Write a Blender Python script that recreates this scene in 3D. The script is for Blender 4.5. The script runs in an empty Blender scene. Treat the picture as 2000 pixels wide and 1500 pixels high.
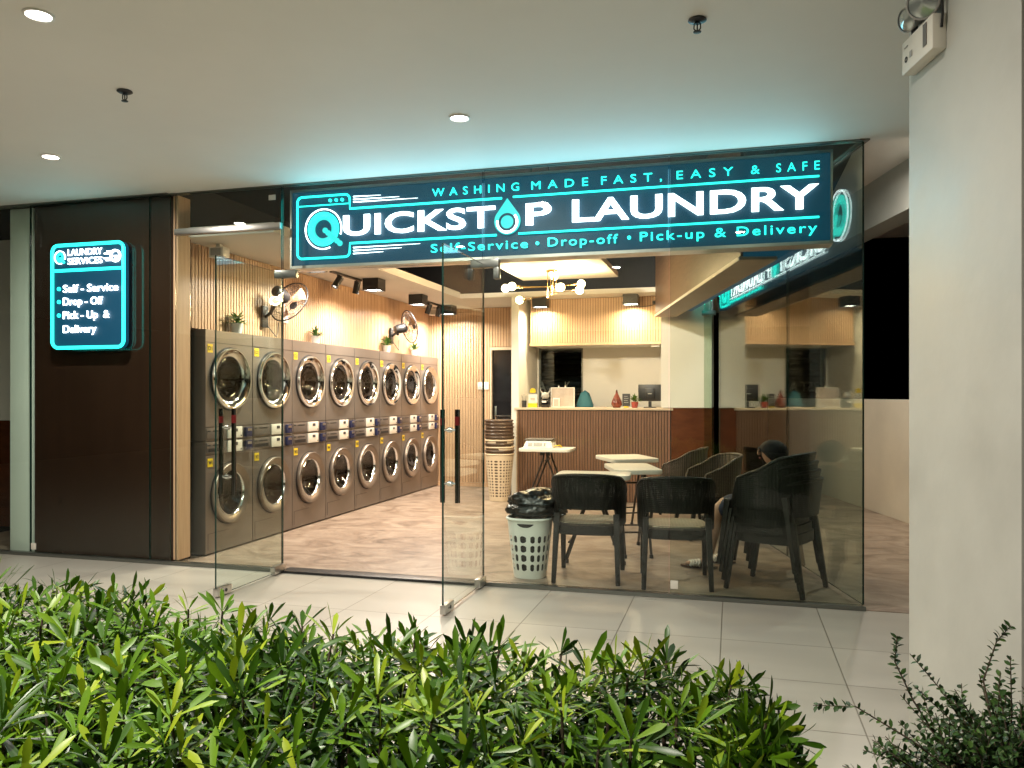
import bpy, bmesh, math, random
import numpy as np
from mathutils import Vector, Matrix
random.seed(7); rng = np.random.default_rng(11)
S = bpy.context.scene
C = S.collection
R = math.radians
PI = math.pi

# ------------------------------------------------------------------ camera, sky, exposure
TH = math.atan(430 / 1560)
cam = bpy.data.cameras.new('camera'); co = bpy.data.objects.new('camera', cam); C.objects.link(co)
co.location = (0, 0, 1.36); co.rotation_euler = (PI / 2, 0, TH)
cam.sensor_width = 36; cam.lens = 1560 / 2000 * 36; cam.shift_y = 22 / 2000
cam.clip_start = 0.05; cam.clip_end = 500
S.camera = co
w = bpy.data.worlds.new('World'); S.world = w; w.use_nodes = True
wn = w.node_tree
sky = wn.nodes.new('ShaderNodeTexSky'); sky.sky_type = 'NISHITA'; sky.sun_disc = False
sky.sun_elevation = R(-6); sky.sun_rotation = R(200)
wn.links.new(sky.outputs[0], wn.nodes['Background'].inputs[0]); wn.nodes['Background'].inputs[1].default_value = 0.05
S.view_settings.view_transform = 'Standard'; S.view_settings.look = 'None'
S.view_settings.exposure = 0.18; S.view_settings.gamma = 1.0
S.render.engine = 'CYCLES'
cy = S.cycles
cy.max_bounces = 10; cy.diffuse_bounces = 4; cy.glossy_bounces = 5; cy.transparent_max_bounces = 24; cy.transmission_bounces = 4
cy.caustics_reflective = False; cy.caustics_refractive = False
cy.sample_clamp_indirect = 4.0; cy.use_light_tree = True
try:
    cy.use_denoising = True; cy.denoiser = 'OPENIMAGEDENOISE'
except Exception: pass

# ------------------------------------------------------------------ materials
def nt(name):
    m = bpy.data.materials.new(name); m.use_nodes = True
    return m, m.node_tree, m.node_tree.nodes['Principled BSDF']
def setp(b, **k):
    for a, v in k.items():
        i = b.inputs[a.replace('_', ' ')]
        i.default_value = (*v, 1) if isinstance(v, tuple) and len(v) == 3 and i.type == 'RGBA' else v
def mat(name, col, rough=0.5, metal=0.0, var=0.0, scale=8, stretch=(1, 1, 1), bump=0.0, bscale=60, spec=0.5, rvar=0.0, coat=0.0):
    m, t, b = nt(name)
    setp(b, Base_Color=tuple(col), Roughness=rough, Metallic=metal)
    b.inputs['Specular IOR Level'].default_value = spec
    if coat: b.inputs['Coat Weight'].default_value = coat; b.inputs['Coat Roughness'].default_value = 0.08
    N, L = t.nodes.new, t.links.new
    if var or bump or rvar:
        tc = N('ShaderNodeTexCoord'); mp = N('ShaderNodeMapping'); mp.inputs['Scale'].default_value = stretch
        L(tc.outputs['Object'], mp.inputs[0])
    if var or rvar:
        n = N('ShaderNodeTexNoise'); n.inputs['Scale'].default_value = scale; n.inputs['Detail'].default_value = 6; n.inputs['Roughness'].default_value = 0.6
        L(mp.outputs[0], n.inputs['Vector'])
        if var:
            r = N('ShaderNodeValToRGB'); e = r.color_ramp.elements
            e[0].position = 0.3; e[1].position = 0.7
            e[0].color = (*[max(0, c * (1 - var)) for c in col], 1); e[1].color = (*[min(1, c * (1 + var)) for c in col], 1)
            L(n.outputs['Fac'], r.inputs[0]); L(r.outputs[0], b.inputs['Base Color'])
        if rvar:
            mr = N('ShaderNodeMapRange'); mr.inputs[1].default_value = 0.3; mr.inputs[2].default_value = 0.7
            mr.inputs[3].default_value = max(0.02, rough - rvar); mr.inputs[4].default_value = min(1, rough + rvar)
            L(n.outputs['Fac'], mr.inputs[0]); L(mr.outputs[0], b.inputs['Roughness'])
    if bump:
        n2 = N('ShaderNodeTexNoise'); n2.inputs['Scale'].default_value = bscale; n2.inputs['Detail'].default_value = 4
        L(mp.outputs[0], n2.inputs['Vector'])
        bp = N('ShaderNodeBump'); bp.inputs['Strength'].default_value = bump; bp.inputs['Distance'].default_value = 0.01
        L(n2.outputs['Fac'], bp.inputs['Height']); L(bp.outputs[0], b.inputs['Normal'])
    return m
def emis(name, col, strength):
    m, t, b = nt(name)
    setp(b, Base_Color=(0.02, 0.02, 0.02), Emission_Color=tuple(col), Emission_Strength=float(strength), Roughness=0.4)
    return m
def glass(name, tint=(0.94, 0.975, 0.955), f0=0.022, rough=0.0):
    m = bpy.data.materials.new(name); m.use_nodes = True; t = m.node_tree; N, L = t.nodes.new, t.links.new
    t.nodes.remove(t.nodes['Principled BSDF'])
    g = N('ShaderNodeNewGeometry'); d = N('ShaderNodeVectorMath'); d.operation = 'DOT_PRODUCT'
    L(g.outputs['Incoming'], d.inputs[0]); L(g.outputs['Normal'], d.inputs[1])
    def mth(op, a, b=None):
        n = N('ShaderNodeMath'); n.operation = op; n.use_clamp = op != 'ABSOLUTE'
        for i, v in enumerate((a, b)):
            if v is None: continue
            if isinstance(v, (int, float)): n.inputs[i].default_value = v
            else: L(v, n.inputs[i])
        return n.outputs[0]
    x = mth('SUBTRACT', 1.0, mth('ABSOLUTE', d.outputs['Value']))
    fr = mth('ADD', mth('MULTIPLY', mth('POWER', x, 5.0), 1 - f0), f0)
    tr = N('ShaderNodeBsdfTransparent'); tr.inputs[0].default_value = (*tint, 1)
    gl = N('ShaderNodeBsdfGlossy'); gl.inputs['Roughness'].default_value = rough; gl.inputs[0].default_value = (1, 1, 1, 1)
    mx = N('ShaderNodeMixShader'); L(fr, mx.inputs[0]); L(tr.outputs[0], mx.inputs[1]); L(gl.outputs[0], mx.inputs[2])
    L(mx.outputs[0], t.nodes['Material Output'].inputs[0])
    return m
def weave_mat(name, col, scale=55, rough=0.42, strength=0.8, hi=1.6):
    m, t, b = nt(name); N, L = t.nodes.new, t.links.new
    setp(b, Roughness=rough); b.inputs['Specular IOR Level'].default_value = 0.35
    tc = N('ShaderNodeTexCoord')
    outs = []
    for ax in ('X', 'Y', 'Z'):
        wv = N('ShaderNodeTexWave'); wv.bands_direction = ax; wv.inputs['Scale'].default_value = scale / 6.28 * (1.0 if ax != 'Z' else 1.6)
        wv.inputs['Distortion'].default_value = 0.0
        L(tc.outputs['Object'], wv.inputs['Vector']); outs.append(wv.outputs['Fac'])
    a = N('ShaderNodeMath'); a.operation = 'ADD'; L(outs[0], a.inputs[0]); L(outs[1], a.inputs[1])
    a2 = N('ShaderNodeMath'); a2.operation = 'MULTIPLY'; L(a.outputs[0], a2.inputs[0]); L(outs[2], a2.inputs[1])
    a3 = N('ShaderNodeMath'); a3.operation = 'ADD'; L(a2.outputs[0], a3.inputs[0]); L(outs[1], a3.inputs[1])
    r = N('ShaderNodeValToRGB'); e = r.color_ramp.elements
    e[0].color = (*[c * 0.45 for c in col], 1); e[1].color = (*[c * hi for c in col], 1)
    a4 = N('ShaderNodeMath'); a4.operation = 'MULTIPLY'; a4.inputs[1].default_value = 0.4; L(a3.outputs[0], a4.inputs[0])
    L(a4.outputs[0], r.inputs[0]); L(r.outputs[0], b.inputs['Base Color'])
    bp = N('ShaderNodeBump'); bp.inputs['Strength'].default_value = strength; bp.inputs['Distance'].default_value = 0.004
    L(a4.outputs[0], bp.inputs['Height']); L(bp.outputs[0], b.inputs['Normal'])
    return m
def tile_mat(name='paving_tile', row=0.58, oy=0.02 + 5.8):
    m, t, b = nt(name); N, L = t.nodes.new, t.links.new
    tc = N('ShaderNodeTexCoord'); mp = N('ShaderNodeMapping'); mp.inputs['Location'].default_value = (0.06 + 5.8, oy, 0)
    L(tc.outputs['Object'], mp.inputs[0])
    br = N('ShaderNodeTexBrick'); br.offset = 0; br.squash = 1
    for k, v in {'Scale': 1.0, 'Mortar Size': 0.0035, 'Mortar Smooth': 0.2, 'Bias': 0.0, 'Brick Width': 0.58, 'Row Height': row}.items(): br.inputs[k].default_value = v
    br.inputs['Color1'].default_value = (0.385, 0.36, 0.31, 1); br.inputs['Color2'].default_value = (0.41, 0.385, 0.335, 1); br.inputs['Mortar'].default_value = (0.17, 0.15, 0.12, 1)
    L(mp.outputs[0], br.inputs['Vector'])
    n = N('ShaderNodeTexNoise'); n.inputs['Scale'].default_value = 2.2; n.inputs['Detail'].default_value = 7
    mp2 = N('ShaderNodeMapping'); mp2.inputs['Scale'].default_value = (0.5, 2.0, 1); L(tc.outputs['Object'], mp2.inputs[0]); L(mp2.outputs[0], n.inputs['Vector'])
    mr = N('ShaderNodeMapRange'); mr.inputs[3].default_value = 0.78; mr.inputs[4].default_value = 1.14; L(n.outputs['Fac'], mr.inputs[0])
    mx = N('ShaderNodeMix'); mx.data_type = 'RGBA'; mx.blend_type = 'MULTIPLY'; mx.inputs[0].default_value = 1
    L(br.outputs['Color'], mx.inputs[6]); L(mr.outputs[0], mx.inputs[7]); L(mx.outputs[2], b.inputs['Base Color'])
    mr2 = N('ShaderNodeMapRange'); mr2.inputs[3].default_value = 0.22; mr2.inputs[4].default_value = 0.42; L(n.outputs['Fac'], mr2.inputs[0]); L(mr2.outputs[0], b.inputs['Roughness'])
    bp = N('ShaderNodeBump'); bp.inputs['Strength'].default_value = 0.5; bp.inputs['Distance'].default_value = 0.003; bp.invert = True
    L(br.outputs['Fac'], bp.inputs['Height']); L(bp.outputs[0], b.inputs['Normal'])
    return m
def floor_mat():
    m, t, b = nt('stone_vinyl'); N, L = t.nodes.new, t.links.new
    tc = N('ShaderNodeTexCoord')
    def noise(sc, st, dist=0.6, det=8):
        mp = N('ShaderNodeMapping'); mp.inputs['Scale'].default_value = st; mp.inputs['Rotation'].default_value = (0, 0, R(14)); L(tc.outputs['Object'], mp.inputs[0])
        n = N('ShaderNodeTexNoise'); n.inputs['Scale'].default_value = sc; n.inputs['Detail'].default_value = det; n.inputs['Roughness'].default_value = 0.65; n.inputs['Distortion'].default_value = dist
        L(mp.outputs[0], n.inputs['Vector']); return n.outputs['Fac']
    n1 = noise(2.2, (1, 1.5, 1), 1.4); n2 = noise(9, (0.9, 1.5, 1), 0.9)
    ad = N('ShaderNodeMath'); ad.operation = 'MULTIPLY_ADD'; ad.inputs[1].default_value = 0.30; L(n2, ad.inputs[0]); L(n1, ad.inputs[2])
    r = N('ShaderNodeValToRGB'); e = r.color_ramp.elements
    e[0].position = 0.44; e[0].color = (0.105, 0.075, 0.054, 1); e[1].position = 0.82; e[1].color = (0.38, 0.30, 0.235, 1)
    q = e.new(0.60); q.color = (0.235, 0.172, 0.128, 1)
    L(ad.outputs[0], r.inputs[0]); L(r.outputs[0], b.inputs['Base Color'])
    mr = N('ShaderNodeMapRange'); mr.inputs[3].default_value = 0.25; mr.inputs[4].default_value = 0.5; L(n2, mr.inputs[0]); L(mr.outputs[0], b.inputs['Roughness'])
    return m
def wood_mat(name, c0, c1, grain=(14, 14, 0.8), rough=0.42, plank=0.0):
    m, t, b = nt(name); N, L = t.nodes.new, t.links.new
    setp(b, Roughness=rough)
    tc = N('ShaderNodeTexCoord'); mp = N('ShaderNodeMapping'); mp.inputs['Scale'].default_value = grain; L(tc.outputs['Object'], mp.inputs[0])
    n = N('ShaderNodeTexNoise'); n.inputs['Scale'].default_value = 3.0; n.inputs['Detail'].default_value = 7; n.inputs['Distortion'].default_value = 0.5; L(mp.outputs[0], n.inputs['Vector'])
    r = N('ShaderNodeValToRGB'); e = r.color_ramp.elements
    e[0].position = 0.32; e[1].position = 0.68; e[0].color = (*c0, 1); e[1].color = (*c1, 1)
    L(n.outputs['Fac'], r.inputs[0]); L(r.outputs[0], b.inputs['Base Color'])
    return m
def leaf_mat(name, cols, rough=0.32, trans=0.25):
    m, t, b = nt(name); N, L = t.nodes.new, t.links.new
    at = N('ShaderNodeAttribute'); at.attribute_name = 'tint'
    r = N('ShaderNodeValToRGB'); e = r.color_ramp.elements
    e[0].color = (*cols[0], 1); e[1].color = (*cols[-1], 1)
    for i, c in enumerate(cols[1:-1]): q = e.new((i + 1) / (len(cols) - 1)); q.color = (*c, 1)
    L(at.outputs['Fac'], r.inputs[0]); L(r.outputs[0], b.inputs['Base Color']); setp(b, Roughness=rough); b.inputs['Specular IOR Level'].default_value = 0.28
    tl = N('ShaderNodeBsdfTranslucent'); L(r.outputs[0], tl.inputs[0])
    mx = N('ShaderNodeMixShader'); mx.inputs[0].default_value = trans
    L(b.outputs[0], mx.inputs[1]); L(tl.outputs[0], mx.inputs[2]); L(mx.outputs[0], t.nodes['Material Output'].inputs[0])
    return m

M = {}
M['tile'] = tile_mat(); M['tile2'] = tile_mat('border_tile', 0.85, -4.62 + 1.7); M['floor'] = floor_mat()
M['ceil'] = mat('ceiling_paint', (0.80, 0.775, 0.73), 0.65, var=0.03, scale=1.1, bump=0.10, bscale=3)
M['white'] = mat('white_paint', (0.72, 0.69, 0.63), 0.6, var=0.03, scale=1.5, bump=0.04, bscale=40)
M['column'] = mat('column_paint', (0.45, 0.445, 0.40), 0.5, var=0.09, scale=2.2, bump=0.22, bscale=7, rvar=0.12)
M['palecol'] = mat('pale_green_column', (0.72, 0.80, 0.72), 0.5, var=0.04, scale=1.5)
M['parapet'] = mat('parapet_paint', (0.62, 0.57, 0.50), 0.7, var=0.07, scale=1.2, bump=0.1, bscale=14)
M['oak'] = wood_mat('light_oak', (0.50, 0.315, 0.185), (0.60, 0.40, 0.245))
M['oakgroove'] = mat('oak_groove', (0.22, 0.125, 0.065), 0.6)
M['walnut'] = wood_mat('walnut_rib', (0.135, 0.066, 0.036), (0.20, 0.105, 0.06), rough=0.38)
M['walnutgroove'] = mat('walnut_groove', (0.045, 0.022, 0.012), 0.6)
M['pale_wood'] = wood_mat('pale_wood', (0.52, 0.40, 0.27), (0.62, 0.49, 0.35), grain=(1, 14, 14))
M['brown_panel'] = mat('brown_laminate', (0.032, 0.016, 0.010), 0.10, var=0.15, scale=1.2, stretch=(3, 3, 0.3))
M['mahogany'] = mat('mahogany_cladding', (0.10, 0.030, 0.012), 0.22, var=0.35, scale=2.5, stretch=(1, 1, 2.5))
M['black'] = mat('black_plastic', (0.012, 0.012, 0.013), 0.4)
M['blackgloss'] = mat('black_gloss', (0.008, 0.008, 0.010), 0.12)
M['dark_ceiling'] = mat('dark_void_paint', (0.012, 0.014, 0.020), 0.7, var=0.3, scale=2)
M['steel'] = mat('brushed_steel', (0.62, 0.60, 0.57), 0.28, 1.0, var=0.08, scale=30, stretch=(1, 1, 12))
M['chrome'] = mat('chrome', (0.80, 0.79, 0.77), 0.12, 1.0)
M['drum'] = mat('drum_steel', (0.60, 0.58, 0.55), 0.2, 1.0, bump=0.5, bscale=45)
M['machine'] = mat('machine_titanium', (0.205, 0.178, 0.155), 0.33, 0.5, var=0.06, scale=3)
M['ringtan'] = mat('washer_ring', (0.27, 0.225, 0.185), 0.32, 0.7)
M['panelgrey'] = mat('panel_grey', (0.16, 0.14, 0.125), 0.4, 0.4)
M['offwhite'] = mat('offwhite_plastic', (0.70, 0.66, 0.58), 0.4, var=0.03, scale=5)
M['tablewhite'] = mat('table_resin', (0.74, 0.70, 0.60), 0.35, var=0.03, scale=6)
M['yellow'] = mat('yellow_sticker', (0.75, 0.55, 0.02), 0.4)
M['navybox'] = mat('coin_box_navy', (0.02, 0.025, 0.07), 0.25)
M['glass'] = glass('window_glass')
M['glass2'] = glass('window_glass_greener', (0.85, 0.90, 0.86))
M['doorglass'] = glass('machine_door_glass', (0.50, 0.47, 0.44), 0.06)
M['edge'] = mat('glass_edge', (0.010, 0.035, 0.028), 0.15)
M['alu'] = mat('dark_aluminium', (0.20, 0.21, 0.19), 0.32, 0.8)
M['signface'] = mat('sign_navy', (0.003, 0.030, 0.062), 0.5)
setp(M['signface'].node_tree.nodes['Principled BSDF'], Emission_Color=(0.0, 0.035, 0.065), Emission_Strength=1.0)
M['cyan'] = emis('sign_cyan_led', (0.016, 0.80, 0.70), 3.0)
M['cyanlo'] = emis('sign_cyan_soft', (0.03, 0.75, 0.72), 1.25)
M['whiteled'] = emis('sign_white_led', (0.82, 0.95, 1.0), 5.0)
M['bulb'] = emis('warm_bulb', (1.0, 0.78, 0.42), 14)
M['lamp_cool'] = emis('cool_lens', (1.0, 0.93, 0.82), 18)
M['lamp_warm'] = emis('warm_lens', (1.0, 0.82, 0.58), 14)
M['brass'] = mat('brass', (0.62, 0.40, 0.13), 0.22, 1.0)
M['chair'] = weave_mat('dark_rattan', (0.0075, 0.0065, 0.005), 90, 0.5, 0.6, 2.2)
M['chairrim'] = mat('dark_rim', (0.012, 0.010, 0.008), 0.45, bump=0.6, bscale=120, spec=0.35)
M['chairseat'] = weave_mat('lit_rattan_seat', (0.50, 0.42, 0.30), 80, 0.45, 0.8, 1.5)  # pale tone paints the light lying on the seats into the weave
M['chairbrown'] = weave_mat('brown_rattan', (0.060, 0.042, 0.028), 90, 0.4, 1.0, 1.9)
M['cream'] = mat('cream_plastic', (0.66, 0.52, 0.37), 0.4)
M['brownplastic'] = mat('brown_plastic', (0.085, 0.05, 0.033), 0.3)
M['darkbasket'] = mat('dark_plastic', (0.02, 0.018, 0.017), 0.22)
M['basket'] = mat('white_basket_plastic', (0.80, 0.82, 0.76), 0.35)
M['bag'] = mat('black_bag_film', (0.012, 0.012, 0.011), 0.28, bump=0.9, bscale=16)
M['greyleg'] = mat('table_leg_metal', (0.05, 0.04, 0.035), 0.35, 0.6)
M['skin'] = mat('skin', (0.42, 0.23, 0.14), 0.5, var=0.06, scale=12)
M['hair'] = mat('black_hair', (0.003, 0.0025, 0.0025), 0.8, var=0.5, scale=60, stretch=(1, 1, 0.1), bump=0.5, bscale=90)
M['shirt'] = mat('dark_shirt', (0.02, 0.019, 0.022), 0.85, bump=0.3, bscale=30)
M['jeans'] = mat('dark_denim', (0.018, 0.024, 0.045), 0.85, bump=0.3, bscale=80)
M['slipper'] = mat('white_slipper', (0.66, 0.6, 0.52), 0.5)
M['slippersole'] = mat('dark_sole', (0.10, 0.05, 0.03), 0.6)
M['pot'] = mat('white_pot', (0.75, 0.73, 0.70), 0.35)
M['redpot'] = mat('terracotta_pot', (0.33, 0.06, 0.05), 0.5)
M['soil'] = mat('soil', (0.03, 0.02, 0.014), 0.9)
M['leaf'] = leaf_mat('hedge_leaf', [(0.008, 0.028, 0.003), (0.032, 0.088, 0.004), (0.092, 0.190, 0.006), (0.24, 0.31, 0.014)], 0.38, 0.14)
M['leafsmall'] = leaf_mat('shrub_leaf', [(0.014, 0.034, 0.010), (0.034, 0.080, 0.018), (0.075, 0.15, 0.03)], 0.4, 0.15)
M['potleaf'] = leaf_mat('pot_leaf', [(0.03, 0.07, 0.015), (0.07, 0.16, 0.03), (0.2, 0.28, 0.06)], 0.45, 0.2)
M['twig'] = mat('twig', (0.06, 0.04, 0.024), 0.8, var=0.3, scale=20)
M['pebble'] = mat('pale_gravel', (0.20, 0.175, 0.14), 0.9, var=0.95, scale=30, bump=0.8, bscale=60)
M['shutter'] = mat('steel_shutter', (0.035, 0.045, 0.055), 0.35, 0.5)
M['vase'] = mat('red_vase', (0.16, 0.035, 0.022), 0.25, var=0.6, scale=14)
M['teal'] = mat('teal_fabric', (0.03, 0.13, 0.17), 0.8)
M['screen'] = mat('screen_black', (0.012, 0.010, 0.009), 0.2)
M['greyplastic'] = mat('grey_plastic', (0.33, 0.32, 0.30), 0.45)
M['ink'] = mat('dark_print', (0.03, 0.03, 0.035), 0.5)
M['clearboard'] = mat('paper_board', (0.50, 0.42, 0.36), 0.4, var=0.12, scale=9)
M['beamwood'] = wood_mat('beam_board', (0.12, 0.075, 0.05), (0.17, 0.11, 0.075), grain=(1, 1, 10))
M['beamlight'] = mat('beam_soffit_board', (0.42, 0.31, 0.22), 0.5, var=0.08, scale=5)
M['red'] = mat('red_enamel', (0.12, 0.008, 0.008), 0.3)
M['handle'] = mat('dark_chrome', (0.22, 0.21, 0.20), 0.16, 1.0)
M['fanorange'] = mat('fan_blade', (0.50, 0.30, 0.17), 0.4)
M['lens'] = mat('lamp_lens_grey', (0.5, 0.55, 0.53), 0.12, 0.6)

# ------------------------------------------------------------------ mesh builder
class MB:
    def __init__(s): s.v = []; s.f = []; s.mi = []; s.cur = 0
    def face(s, idx): s.f.append(idx); s.mi.append(s.cur)
    def pts(s, ps): b = len(s.v); s.v += [tuple(p) for p in ps]; return list(range(b, b + len(ps)))
    def hexa(s, p):  # 8 points: bottom 4 ccw, top 4 ccw
        a = s.pts(p)
        for q in ((0, 3, 2, 1), (4, 5, 6, 7), (0, 1, 5, 4), (1, 2, 6, 5), (2, 3, 7, 6), (3, 0, 4, 7)): s.face([a[i] for i in q])
        return s
    def box(s, x0, x1, y0, y1, z0, z1):
        return s.hexa([(x0, y0, z0), (x1, y0, z0), (x1, y1, z0), (x0, y1, z0), (x0, y0, z1), (x1, y0, z1), (x1, y1, z1), (x0, y1, z1)])
    def bar(s, a, b, wx, wy, wx1=None, wy1=None, up=(0, 1, 0)):  # tapered rectangular bar from a to b
        a = Vector(a); b = Vector(b); d = (b - a).normalized(); u = Vector(up)
        if abs(d.dot(u)) > 0.95: u = Vector((1, 0, 0))
        x = d.cross(u).normalized(); y = x.cross(d)
        wx1 = wx if wx1 is None else wx1; wy1 = wy if wy1 is None else wy1
        q = [(-1, -1), (1, -1), (1, 1), (-1, 1)]
        return s.hexa([a + x * i * wx / 2 + y * j * wy / 2 for i, j in q][::-1] + [b + x * i * wx1 / 2 + y * j * wy1 / 2 for i, j in q][::-1])
    def ring_strip(s, rings, closed=True, cap0=True, cap1=True, loop=False):
        ids = [s.pts(r) for r in rings]; n = len(rings[0]); m = len(ids)
        for i in range(m if loop else m - 1):
            a, b = ids[i], ids[(i + 1) % m]
            for j in range(n if closed else n - 1):
                k = (j + 1) % n
                s.face([a[j], a[k], b[k], b[j]])
        if not loop:
            if cap0: s.face(ids[0][::-1])
            if cap1: s.face(ids[-1])
        return s
    def tube(s, path, r, n=8, loop=False, cap=True):
        P = [Vector(p) for p in path]; m = len(P); rings = []; prev = None
        for i in range(m):
            if loop: t = (P[(i + 1) % m] - P[i - 1])
            else: t = P[min(i + 1, m - 1)] - P[max(i - 1, 0)]
            t.normalize()
            if prev is None:
                u = Vector((0, 0, 1)) if abs(t.z) < 0.9 else Vector((1, 0, 0))
                x = t.cross(u).normalized()
            else:
                x = prev - t * prev.dot(t); x.normalize()
            prev = x; y = t.cross(x); rr = r[i] if isinstance(r, (list, tuple)) else r
            rings.append([P[i] + x * math.cos(2 * PI * k / n) * rr + y * math.sin(2 * PI * k / n) * rr for k in range(n)])
        return s.ring_strip(rings, True, cap, cap, loop)
    def cyl(s, a, b, r0, r1=None, n=20): return s.tube([a, b], [r0, r0 if r1 is None else r1], n)
    def lathe(s, prof, n=32, mtx=None, cap0=False, cap1=False):  # prof (r, z) about z
        mtx = mtx or Matrix()
        rings = [[mtx @ Vector((max(r, 1e-4) * math.cos(2 * PI * k / n), max(r, 1e-4) * math.sin(2 * PI * k / n), z)) for k in range(n)] for r, z in prof]
        return s.ring_strip(rings, True, cap0, cap1)
    def prism(s, poly, y0, y1):  # 2D poly (x, z), extruded along y
        n = len(poly)
        a = s.pts([(x, y0, z) for x, z in poly]); b = s.pts([(x, y1, z) for x, z in poly])
        s.face(a); s.face(b[::-1])
        for i in range(n): k = (i + 1) % n; s.face([a[i], b[i], b[k], a[k]])
        return s
    def annulus(s, cx, cz, r0, r1, y0, y1, n=40, a0=0, a1=2 * PI):
        full = abs(a1 - a0 - 2 * PI) < 1e-6; m = n if full else n + 1
        rings = []
        for i in range(m):
            t = a0 + (a1 - a0) * i / n; c, sn = math.cos(t), math.sin(t)
            rings.append([(cx + r * c, y, cz + r * sn) for r, y in ((r0, y0), (r1, y0), (r1, y1), (r0, y1))])
        return s.ring_strip(rings, True, True, True, full)
    def build(s, name, mats, parent=None, bevel=0.0, smooth=True, angle=35, loc=None, segs=2):
        me = bpy.data.meshes.new(name); me.from_pydata(s.v, [], s.f)
        mats = mats if isinstance(mats, (list, tuple)) else [mats]
        for m in mats: me.materials.append(m)
        me.polygons.foreach_set('material_index', s.mi)
        bm = bmesh.new(); bm.from_mesh(me)
        bmesh.ops.recalc_face_normals(bm, faces=bm.faces)
        if bevel:
            es = [e for e in bm.edges if len(e.link_faces) == 2 and e.calc_face_angle(0) > R(40)]
            bmesh.ops.bevel(bm, geom=es, offset=bevel, segments=segs, profile=0.6, affect='EDGES', clamp_overlap=True)
        bm.to_mesh(me); bm.free()
        if smooth:
            me.polygons.foreach_set('use_smooth', [True] * len(me.polygons)); me.set_sharp_from_angle(angle=R(angle))
        me.update()
        return link(name, me, parent, loc)
def link(name, me, parent=None, loc=None):
    o = bpy.data.objects.new(name, me); C.objects.link(o)
    if parent: o.parent = parent
    if loc: o.location = loc
    return o
def tag(o, label, cat=None, group=None, kind=None):
    if label: o['label'] = label
    if cat: o['category'] = cat
    if group: o['group'] = group
    if kind: o['kind'] = kind
    return o
def thing(name, label, cat, loc=(0, 0, 0), rz=0.0, group=None):
    o = bpy.data.objects.new(name, None); C.objects.link(o); o.empty_display_size = 0.1
    o.location = loc; o.rotation_euler = (0, 0, rz)
    return tag(o, label, cat, group)
def dup(root, loc=None, rz=None, label=None, group=None):
    def cp(o, par):
        c = o.copy(); C.objects.link(c)
        if par: c.parent = par
        for ch in list(o.children): cp(ch, c)
        return c
    r = cp(root, None)
    if loc is not None: r.location = loc
    if rz is not None: r.rotation_euler = (0, 0, rz)
    if label: r['label'] = label
    if group: r['group'] = group
    return r
def lamp(kind, parent, loc, power, col, size=0.1, spot=None, rot=(0, 0, 0), blend=0.6):
    l = bpy.data.lights.new('light', kind); l.energy = power; l.color = col
    if kind == 'AREA': l.shape = 'DISK'; l.size = size; l.spread = spot or PI
    else: l.shadow_soft_size = size
    if kind == 'SPOT': l.spot_size = spot; l.spot_blend = blend
    o = bpy.data.objects.new('light', l); C.objects.link(o); o.parent = parent; o.location = loc; o.rotation_euler = rot
    return o
def text_raw(s, spacing=1.0, bold=0.0, depth=0.01):
    cu = bpy.data.curves.new('t', 'FONT'); cu.body = s; cu.size = 1; cu.space_character = spacing; cu.offset = bold; cu.extrude = depth; cu.resolution_u = 4
    o = bpy.data.objects.new('t', cu); C.objects.link(o); bpy.context.view_layer.update()
    me = bpy.data.meshes.new_from_object(o.evaluated_get(bpy.context.evaluated_depsgraph_get()))
    bpy.data.objects.remove(o); bpy.data.curves.remove(cu)
    return me
_cap = {}
def text(name, s, x0, x1, z0, cap, m, parent, y=-0.006, spacing=1.0, bold=0.02, th=0.006, loc=None):
    """lettering in the local XZ plane reading along +X, facing -Y, baseline z0, capital height cap, spanning x0..x1"""
    if bold not in _cap:
        h = text_raw('H', 1, bold); a = np.empty(len(h.vertices) * 3); h.vertices.foreach_get('co', a); a = a.reshape(-1, 3)
        _cap[bold] = (a[:, 1].min(), a[:, 1].max()); bpy.data.meshes.remove(h)
    me = text_raw(s, spacing, bold); n = len(me.vertices); a = np.empty(n * 3); me.vertices.foreach_get('co', a); a = a.reshape(-1, 3)
    lo, hi = _cap[bold]; sx = (x1 - x0) / (a[:, 0].max() - a[:, 0].min()); sz = cap / (hi - lo)
    b = np.empty_like(a); b[:, 0] = x0 + (a[:, 0] - a[:, 0].min()) * sx; b[:, 2] = z0 + (a[:, 1] - lo) * sz
    b[:, 1] = y - a[:, 2] / 0.01 * th / 2
    me.vertices.foreach_set('co', b.ravel()); me.materials.clear(); me.materials.append(m); me.update(); me.name = name
    return link(name, me, parent, loc)
def arc(cx, cz, r, a0, a1, n=8): return [(cx + r * math.cos(R(a0 + (a1 - a0) * i / n)), cz + r * math.sin(R(a0 + (a1 - a0) * i / n))) for i in range(n + 1)]
def rrect(x0, x1, z0, z1, r, n=6):
    return arc(x1 - r, z1 - r, r, 0, 90, n) + arc(x0 + r, z1 - r, r, 90, 180, n) + arc(x0 + r, z0 + r, r, 180, 270, n) + arc(x1 - r, z0 + r, r, 270, 360, n)

# ------------------------------------------------------------------ side line (the glass side wall and parapet run 13.5 degrees off)
A = R(13.5); dx, dy = -math.sin(A), math.cos(A); nx, ny = math.cos(A), math.sin(A)
FY = 5.47                                   # facade plane
K = (0.805, FY)                             # corner of the glass
def side(t, off, z=0.0): return (K[0] + dx * t + nx * off, K[1] + dy * t + ny * off, z)

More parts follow.
